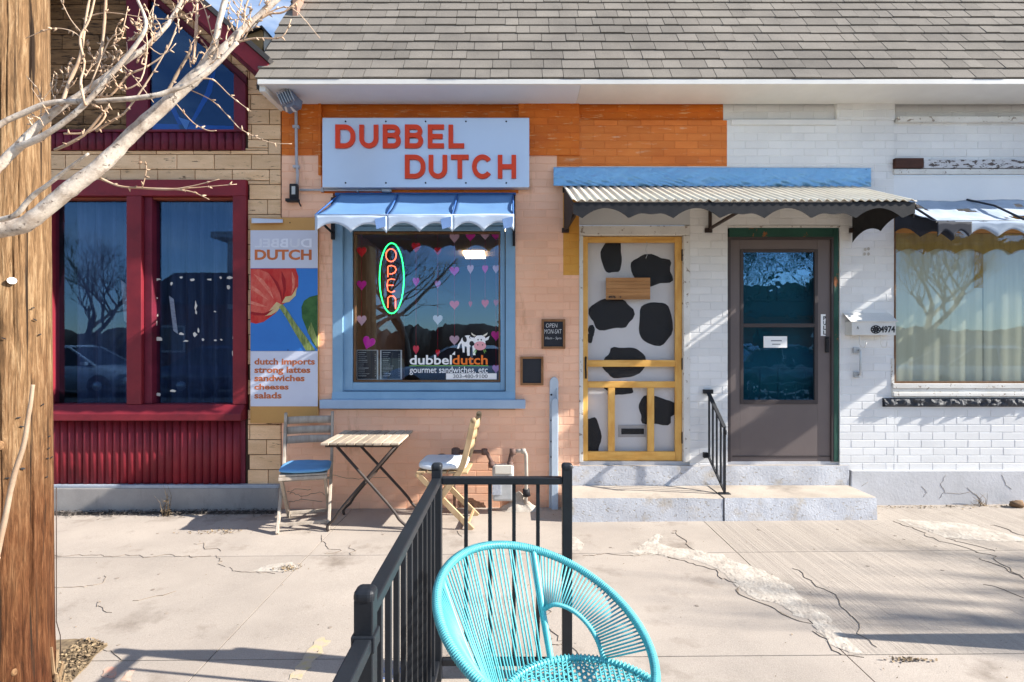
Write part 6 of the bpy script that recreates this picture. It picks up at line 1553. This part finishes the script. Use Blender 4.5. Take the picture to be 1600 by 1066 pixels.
# ------------------------------------------------------------------ tree with pale bare branches (left foreground)
BARK = M('pale_bark', (.62, .54, .455), (.36, .285, .225), ms=18, ramp=(.42, .66), st=(1, 1, 1), rough=.8, grain=.15, bump=.9, bs=40, bd=.003, stain=(.26, .19, .145), sth=.56, ss=26, flake=(.20, .15, .12), fth=.60, fs=38, fst=(1, 1, 1), fsoft=.06)
TWIG = M('brown_twig', (.42, .27, .17), (.56, .42, .30), ms=9, rough=.7, grain=.1, rand=.25)
tr_ = thing('bare_tree', 'pale leafless tree whose branches reach across the utility pole and tan gable', 'tree', (-2.35, 1.72, gz(-2.3)))
def chain(mb, pts, Y0, Y1, seg=5, knob=.07, n=8):
    """px polyline with diameters (px) -> organic tube at depth Y0..Y1"""
    N_ = len(pts); L = []; Rr = []
    q = [Vector((p[0], p[1], p[2])) for p in pts]
    for k in range((N_-1)*seg+1):
        u = k/((N_-1)*seg); s = spl(q, u); Y = lerp(Y0, Y1, u)
        v = P(s.x, s.y, Y); r = s.z/2/F*Y
        nn = noise.noise_vector(v*9)*r*.22+noise.noise_vector(v*45)*r*.10
        L.append(v+nn); Rr.append(max(.0010, r*.86*(1+knob*noise.noise(v*40)+(.06 if k % 7 == 3 else 0))))
    mb.tube(L, Rr, n); return L
limbs = MB()
A = chain(limbs, [(-90,395,32),(-40,372,30),(0,360,28),(40,350,28),(80,322,27),(120,288,27),(160,255,26),(200,215,24),(250,172,23),(300,125,22),(345,85,20),(372,55,14),(400,30,12),(445,-14,11)], 1.80, 1.88, n=10)
chain(limbs, [(-60,310,20),(-20,280,18),(0,257,16),(30,228,16),(60,198,14),(95,168,12),(140,138,10),(180,108,9),(225,75,8),(262,38,7),(290,-10,6)], 1.72, 1.80)
chain(limbs, [(28,230,12),(80,205,10),(130,165,9),(170,120,8),(205,80,7),(228,40,6),(215,0,5),(208,-15,4)], 1.735, 1.70)
chain(limbs, [(-30,215,9),(0,195,10),(30,180,10),(85,160,10),(160,158,9),(235,150,9),(265,143,9),(300,128,8),(340,98,7),(370,66,8)], 1.70, 1.79)
chain(limbs, [(300,125,13),(318,98,12),(335,70,11),(345,25,10),(355,-12,9)], 1.86, 1.82)
chain(limbs, [(-20,345,10),(22,338,9),(50,308,8),(75,289,7),(105,265,6),(138,240,4)], 1.70, 1.66)
tw = MB()
rbd = random.Random(77)
def T2(pts, Y=1.75, Y1=None, n=6):
    L = chain(tw, [(a, b, c*.82) for a, b, c in pts], Y, Y1 or Y, 4, .2, n)
    for k in range(1, len(L)-1):
        if rbd.random() < .45:
            d = (L[k+1]-L[k-1]).normalized(); s_ = Vector((rbd.uniform(-1, 1), rbd.uniform(-.6, .6), rbd.uniform(-1, 1))).normalized()
            t_ = (d*.8+s_).normalized(); tw.tube([L[k], L[k]+t_*.006, L[k]+t_*.014], [.0034, .0030, .0008], 5)
T2([(95,166,8),(108,130,7),(124,95,7),(130,60,5),(136,20,5),(142,-10,4)], 1.74)
T2([(134,165,6),(126,130,5),(132,100,4),(125,60,5),(140,30,4),(150,-10,4)], 1.72)
T2([(302,100,6),(306,60,6),(308,0,5)], 1.84); T2([(150,112,6),(160,70,6),(164,30,6),(166,-10,5)], 1.74)
T2([(262,145,7),(280,110,6),(298,78,5),(296,62,2)], 1.80)
T2([(157,279,6),(186,291,5),(220,294,5),(270,296,5),(300,291,2.5),(343,280,1.5)], 1.86); T2([(270,296,4),(300,300,2.5),(327,312,1.6)], 1.86); T2([(268,296,3),(310,293,2),(370,288,1.4)], 1.87); T2([(222,294,2.5),(228,270,2),(226,255,2),(205,252,1.5)], 1.85)
T2([(276,163,2.5),(302,192,2.2),(325,204,2),(338,204,1.8)], 1.85); T2([(296,140,2.4),(331,157,2.2),(360,185,2),(378,203,2),(419,222,1.8),(456,225,1.5)], 1.87); T2([(300,126,3),(331,124,2.6),(360,150,2),(392,174,1.6)], 1.86)
T2([(370,66,5),(400,60,3.5),(440,58,2.5),(455,30,2)], 1.86); T2([(395,38,6),(420,22,5),(445,18,4),(475,-8,3)], 1.88); T2([(415,22,3),(455,12,2.4),(500,60,1.5)], 1.88)
T2([(388,45,5),(382,20,4),(392,-10,3)], 1.87); T2([(340,80,3),(330,50,2.4),(318,10,2),(300,-10,2)], 1.83); T2([(368,62,2.6),(372,30,2.4),(380,-8,2)], 1.87)
T2([(176,120,4),(190,140,3),(220,125,3),(230,75,2.5),(226,40,2)], 1.74); T2([(228,100,4),(226,80,3),(240,60,2.5),(238,50,3)], 1.76); T2([(128,60,2.2),(110,48,2),(80,45,2),(40,60,1.4)], 1.72); T2([(126,50,3),(110,30,2.2),(95,0,2)], 1.72)
T2([(146,148,4),(172,150,4),(200,118,4),(228,105,3.5),(260,80,3),(280,30,2)], 1.75); T2([(150,205,6),(180,186,5),(200,170,4),(240,112,3),(275,50,2.4)], 1.75)
T2([(85,235,7),(130,212,6),(165,172,5),(172,165,4)], 1.72); T2([(100,209,4),(140,206,4),(165,180,4),(150,165,3)], 1.72); T2([(130,30,3.4),(170,20,2.4),(260,30,2),(330,8,1.6)], 1.74)
T2([(140,138,3),(170,65,2.5),(190,50,2),(200,10,1.6)], 1.73); T2([(210,50,3),(250,85,2),(275,68,1.6)], 1.75); T2([(165,80,2.6),(200,110,2),(240,160,1.6)], 1.75)
rr = random.Random(21)
for k in range(95):   # short spurs and whips
    x, y = rr.choice([(rr.uniform(50, 300), 0)]*3+[(rr.uniform(290, 420), 1)]); 
    if y == 0: y = 250-x*.72+rr.uniform(-55, 20)
    else: y = 120-(x-300)*.9+rr.uniform(-20, 15)
    a = rr.uniform(-2.4, -.5); L = rr.uniform(12, 60); b = rr.uniform(-.45, .45)
    T2([(x, y, 2.6), (x+L*.5*cos(a), y+L*.5*sin(a), 1.9), (x+L*cos(a+b), y+L*sin(a+b), 1.3)], rr.uniform(1.72, 1.86), n=5)
trunk = MB(); trunk.tube([(-2.35, 1.72, -.02), (-2.33, 1.73, .5), (-2.28, 1.75, 1.1), (-2.16, 1.78, 1.5), A[0]+Vector((-.06, 0, -.04)), A[0]+Vector((.01, 0, 0))], [.12, .10, .085, .07, .035, .031], 12)
trunk.tube([(-2.16, 1.78, 1.5), (-2.05, 1.74, 1.75), P(-60, 310, 1.72), P(-50, 303, 1.72)], [.05, .035, .021, .019], 10); trunk.tube([(-2.2, 1.77, 1.45), (-2.1, 1.71, 1.9), P(-30, 215, 1.70), P(-22, 209, 1.70)], [.04, .025, .01, .010], 8)
trunk.build('trunk', BARK, tr_); limbs.build('branches', BARK, tr_); tw.build('twigs', TWIG, tr_)
sp = MB(); chain(sp, [(-4,870,9),(8,810,9),(22,745,9),(38,690,8),(46,640,7),(52,601,6)], 1.93, 1.96, 5, .15, 8); chain(sp, [(-40,1010,10),(-20,930,10),(-4,870,9)], 1.93, 1.93, 5, .15, 8)
q0 = P(-40, 1010, 1.93); sp.tube([Vector((q0.x-.05, q0.y, gz(q0.x)-.02)), q0], [.013, .011], 8)
tag(sp.build('sucker_shoot', TWIG, None), 'single bare tan shoot growing up in front of the utility pole', 'shoot')
wd = MB(); rr = random.Random(4); c = G(259, 806)
for k in range(9):
    x, y = c.x+rr.uniform(-.03, .03), c.y+rr.uniform(-.02, .02); h = rr.uniform(.08, .26)
    wd.tube([(x, y, gz(x)), (x+rr.uniform(-.03, .03), y, h*.6), (x+rr.uniform(-.08, .06), y+rr.uniform(-.03, .03), h)], [.003, .002, .001], 4)
flakes(wd, 60, lambda: (rr.gauss(c.x, .022), rr.gauss(c.y, .02)), .005, .018, .16)
tag(wd.build('dry_weed', LEAF, None), 'small dry weed at the foot of the maroon shopfront wall', 'weed')
wd = MB(); c = Vector((wx(1528), YW-.05, gz(4)))
for k in range(12):
    x, y = c.x+rr.uniform(-.03, .03), c.y+rr.uniform(-.02, .02); h = rr.uniform(.05, .16)
    wd.tube([(x, y, gz(x)), (x-rr.uniform(-.02, .05), y, h*.6), (x-rr.uniform(-.02, .10), y-.01, h)], [.003, .002, .001], 4)
tag(wd.build('dry_weed', LEAF, None), 'small dry weed against the pale foundation at the right', 'weed')
m = MB(); c = Vector((wx(1572), 4.74, gz(4.3)))
def stone(u, v):
    a = 2*pi*u; b = pi*(v-.5); d = Vector((cos(a)*cos(b), sin(a)*cos(b), sin(b))); r = 1+.4*noise.noise(d*1.6)
    return c+Vector((d.x*.06*r, d.y*.035*r, .03+d.z*.032*r))
m.grid(stone, 16, 10); tag(m.build('brown_stone', M('brown_stone', (.24, .15, .08), (.16, .1, .06), ms=10, rough=.9, bump=.6), None), 'small brown stone on the pavement by the pale foundation', 'stone')

# ------------------------------------------------------------------ across the street (seen in the window reflections)
TBARK = M('street_tree_bark', (.075, .058, .048), (.045, .036, .03), ms=6, rough=.95)
def bare_tree(label, loc, h, seed, spread=1.0, bark=TBARK, levels=5, fat=.020):
    t = thing('bare_tree', label, 'tree', loc, 'bare street trees')
    rg = random.Random(seed); tk = MB(); cr_ = MB()
    def grow(p, d, L, r, lv):
        k = 4; pts = [p]; rad = [r]; dd = d.copy()
        for i in range(k):
            dd = (dd+Vector((rg.uniform(-.22, .22), rg.uniform(-.22, .22), rg.uniform(-.10, .18)))).normalized(); pts.append(pts[-1]+dd*L/k); rad.append(r*(1-.45*(i+1)/k))
        (tk if lv >= levels-1 else cr_).tube(pts, rad, 7 if lv >= levels-1 else 4, caps=False)
        if lv == 0: return
        for i in range(rg.choice([3, 4, 4]) if lv > 1 else 4):
            j = rg.randint(2, k); a = rg.uniform(0, 6.28); s = rg.uniform(.45, 1.0)*spread
            nd = (dd*1.0+Vector((cos(a)*s, sin(a)*s, rg.uniform(-.15, .5)))).normalized(); grow(pts[j], nd, L*rg.uniform(.58, .82), rad[j]*rg.uniform(.55, .8), lv-1)
    grow(Vector(loc), Vector((0, 0, 1)), h*.30, h*fat, levels)
    tk.build('trunk', bark, t); cr_.build('crown', bark, t); return t
t_a = bare_tree('tall bare street tree on the far side of the road', (-3.6, -9.9, 0), 9.5, 3, 1.0, levels=6, fat=.017)
def again(src, lab, loc, rz, sc=1):
    c = copy_tree(src); c.location = loc; c.rotation_euler.z = rz; c.scale = (sc, sc, sc); c['label'] = lab; return c
again(t_a, 'bare street tree reflected in the maroon shopfront', (-15.5, -10.2, 0), 2.2, .9)
again(t_a, 'bare street tree across the road facing the storm door', (7.0, -10.5, 0), 4.0, 1.0)
again(t_a, 'bare street tree across the road facing the display window', (12.6, -10.0, 0), 1.1, 1.15)
again(t_a, 'bare tree on the lawn across the road behind the others', (1.8, -17.5, 0), 5.1, 1.25)
again(t_a, 'bare tree on the far lawn at the right', (19.0, -16.0, 0), 3.3, 1.2)
bare_tree('bare kerbside tree right of the camera whose twigs shade the pavement', (11.6, 1.35, gz(9)), 8.5, 12, .8, levels=4, fat=.034)
# parked cars
CGL = M('car_glass', (.02, .025, .03), rough=.08, spec=.8, bump=0); TYRE = M('tyre_rubber', (.02, .02, .02), rough=.9); RIMM = M('alloy_rim', (.5, .5, .52), rough=.3, metal=.8); LAMPW = M('headlamp', (.7, .7, .72), rough=.15, spec=.8); LAMPR = M('tail_lamp', (.4, .02, .02), rough=.3)
def car(label, paint, loc, rz):
    t = thing('parked_car', label, 'car', (0, 0, 0), 'cars parked across the road'); pm = M('car_paint_'+paint[0], paint[1], rough=.25, grain=.02, bump=0, coat=.8, rand=0)
    secs = [(-2.25, .35, .62, .70), (-2.15, .28, .86, .82), (-1.5, .24, .95, .88), (-.6, .22, .93, .90), (.7, .22, .93, .90), (1.3, .24, .90, .88), (1.95, .28, .78, .80), (2.22, .36, .62, .66)]
    m = MB(); vs = []
    for x, zl, zh, hw in secs:
        vs += [(x, -hw*.95, zl), (x, -hw, (zl+zh)/2), (x, -hw*.93, zh-.06), (x, -hw*.8, zh), (x, hw*.8, zh), (x, hw*.93, zh-.06), (x, hw, (zl+zh)/2), (x, hw*.95, zl)]
    fs = []
    for i in range(len(secs)-1):
        for k in range(8): k2 = (k+1) % 8; fs.append((i*8+k, (i+1)*8+k, (i+1)*8+k2, i*8+k2))
    fs += [tuple(range(8)), tuple(range(56, 64))[::-1]]; m.add(vs, fs, True); m.build('body', pm, t)
    def cab(xs, nm, mt, ins=0):
        m = MB(); vs = []
        for x, z, hw in xs: vs += [(x, -hw, z), (x, hw, z)]
        return m
    m = MB(); lo = [(-1.75, .90), (1.25, .89)]; hi = [(-1.15, 1.40), (-.2, 1.47), (.45, 1.42)]
    b4 = [(-1.75, -.78, .90), (1.25, -.78, .89), (1.25, .78, .89), (-1.75, .78, .90)]; tp = [(-1.1, -.60, 1.40), (.35, -.60, 1.43), (.35, .60, 1.43), (-1.1, .60, 1.40)]
    m.add(b4+tp, [(0, 1, 5, 4), (1, 2, 6, 5), (2, 3, 7, 6), (3, 0, 4, 7)]); m.build('glasshouse', CGL, t)
    m = MB(); m.add([(x*1.04, y*1.04, z-.015) for x, y, z in tp]+[(-.95, -.5, 1.475), (.2, -.5, 1.49), (.2, .5, 1.49), (-.95, .5, 1.475)], [(0, 1, 5, 4), (1, 2, 6, 5), (2, 3, 7, 6), (3, 0, 4, 7), (4, 5, 6, 7)]); m.build('roof', pm, t)
    m = MB()
    for s in (-1, 1):
        m.bar((1.25, .79*s, .89), (.35, .61*s, 1.43), .06, .05); m.bar((-1.75, .79*s, .90), (-1.1, .61*s, 1.40), .08, .05); m.bar((-.3, .79*s, .90), (-.35, .61*s, 1.43), .06, .04)
    m.build('pillars', pm, t)
    for x in (-1.38, 1.38):
        for s in (-1, 1):
            m = MB(); m.lathe((x, s*.80, .32), [(.20, -.10), (.31, -.10), (.325, -.06), (.325, .06), (.31, .10), (.20, .10)], 20, 'y'); wh = m.build('wheel', TYRE, t)
            m = MB(); m.lathe((x, s*.80, .32), [(.02, -.105), (.19, -.098), (.19, .098), (.02, .105)], 14, 'y'); m.build('rim', RIMM, wh)
    for s in (-1, 1):
        m = MB(); m.box(2.0, 2.17, s*.70-.16, s*.70+.10, .60, .70); m.build('headlight', LAMPW, t, bev=.03)
        m = MB(); m.box(-2.24, -2.12, s*.66-.12, s*.66+.12, .68, .80); m.build('tail_light', LAMPR, t, bev=.02)
        m = MB(); m.box(.95, 1.1, s*.92-.07, s*.92+.07, .92, 1.02); m.build('mirror', pm, t, bev=.02)
    t.location = loc; t.rotation_euler.z = rz; return t
car('silver car parked across the road, reflected in the left shopfront pane', ('silver', (.48, .50, .53)), (-13.2, -6.9, -.16), 0)
car('dark blue car parked across the road, reflected in the right shopfront pane', ('blue', (.03, .045, .09)), (-8.1, -7.0, -.16), 0)
car('white car parked across the road opposite the shop window', ('white', (.62, .63, .64)), (-1.5, -7.0, -.16), pi)
car('dark grey car parked across the road opposite the storm door', ('grey', (.07, .075, .08)), (8.2, -7.0, -.16), 0)
car('pale silver car parked across the road opposite the display window', ('pale', (.55, .57, .58)), (13.6, -6.9, -.16), pi)
# houses across the street
HB = M('red_house_brick', (.20, .085, .06), (.15, .06, .045), ms=5, rough=.9); HW = M('white_house_siding', (.62, .62, .60), rough=.7); HR = M('house_roof', (.07, .065, .065), rough=.95); HG = M('house_window', (.03, .035, .04), rough=.1, spec=.6, bump=0)
def house(label, x, y, w, d, h, wall, up=None):
    t = thing('house', label, 'house', (x, y, 0), 'houses across the road')
    m = MB(); m.box(x-w/2, x+w/2, y-d, y, -.1, h); m.build('wall', wall, t)
    if up:
        a, b, hh = up; m = MB(); m.box(a, b, y-d*.7, y+.25, h-.2, hh); m.build('upper_storey', HW, t)
        m = MB(); m.box(a-.5, b+.7, y-d*.8, y+.8, hh, hh+.28); m.build('flat_roof', M('pale_roof_edge', (.6, .6, .58), rough=.7), t)
    m = MB(); m.prism([(x-w/2-.4, h+.01), (x+w/2+.4, h+.01), (x+w*.28, h+1.5), (x-w*.28, h+1.5)], y-d-.3, y+.4); m.build('roof', HR, t)
    for k in range(3):
        xx = x-w/2+w*(k+.5)/3; m = MB()
        if k == 1:
            m.box(xx-.5, xx+.5, y+.002, y+.06, 0, 2.1); m.build('door', HR, t)
        else:
            m.box(xx-.75, xx+.75, y+.002, y+.05, .9, 2.2); wv = m.build('window', HW, t); m = MB(); m.box(xx-.65, xx+.65, y+.051, y+.07, 1.0, 2.1); m.build('pane', HG, wv)
house('red brick house with tall white upper storey across the road', -13.5, -17, 9, 7, 3.2, HB, (-13.6, -10.3, 6.3))
house('low dark brick house across the road opposite the shop window', 3.5, -24, 8, 7, 2.6, HB)
house('brick bungalow across the road opposite the display window', 13.0, -19, 10, 7, 2.8, HB)
WOODM = M('far_bare_woods', (.085, .07, .055), (.05, .042, .035), ms=1.2, st=(3, 3, .6), rough=1, grain=.3)
m = MB()
def ridge(u, v):
    x = -70+140*u; top = 2.6+1.5*noise.noise((x*.09, 0, 1))+.7*noise.noise((x*.5, 0, 2))+.4*noise.noise((x*2.1, 0, 3))+.25*noise.noise((x*7, 0, 5))
    a = pi*v; return Vector((x, -40+3*cos(a), max(-.2, top*sin(a)-.1)))
m.grid(ridge, 700, 8); tag(m.build('far_woods', WOODM, None), kind='stuff')
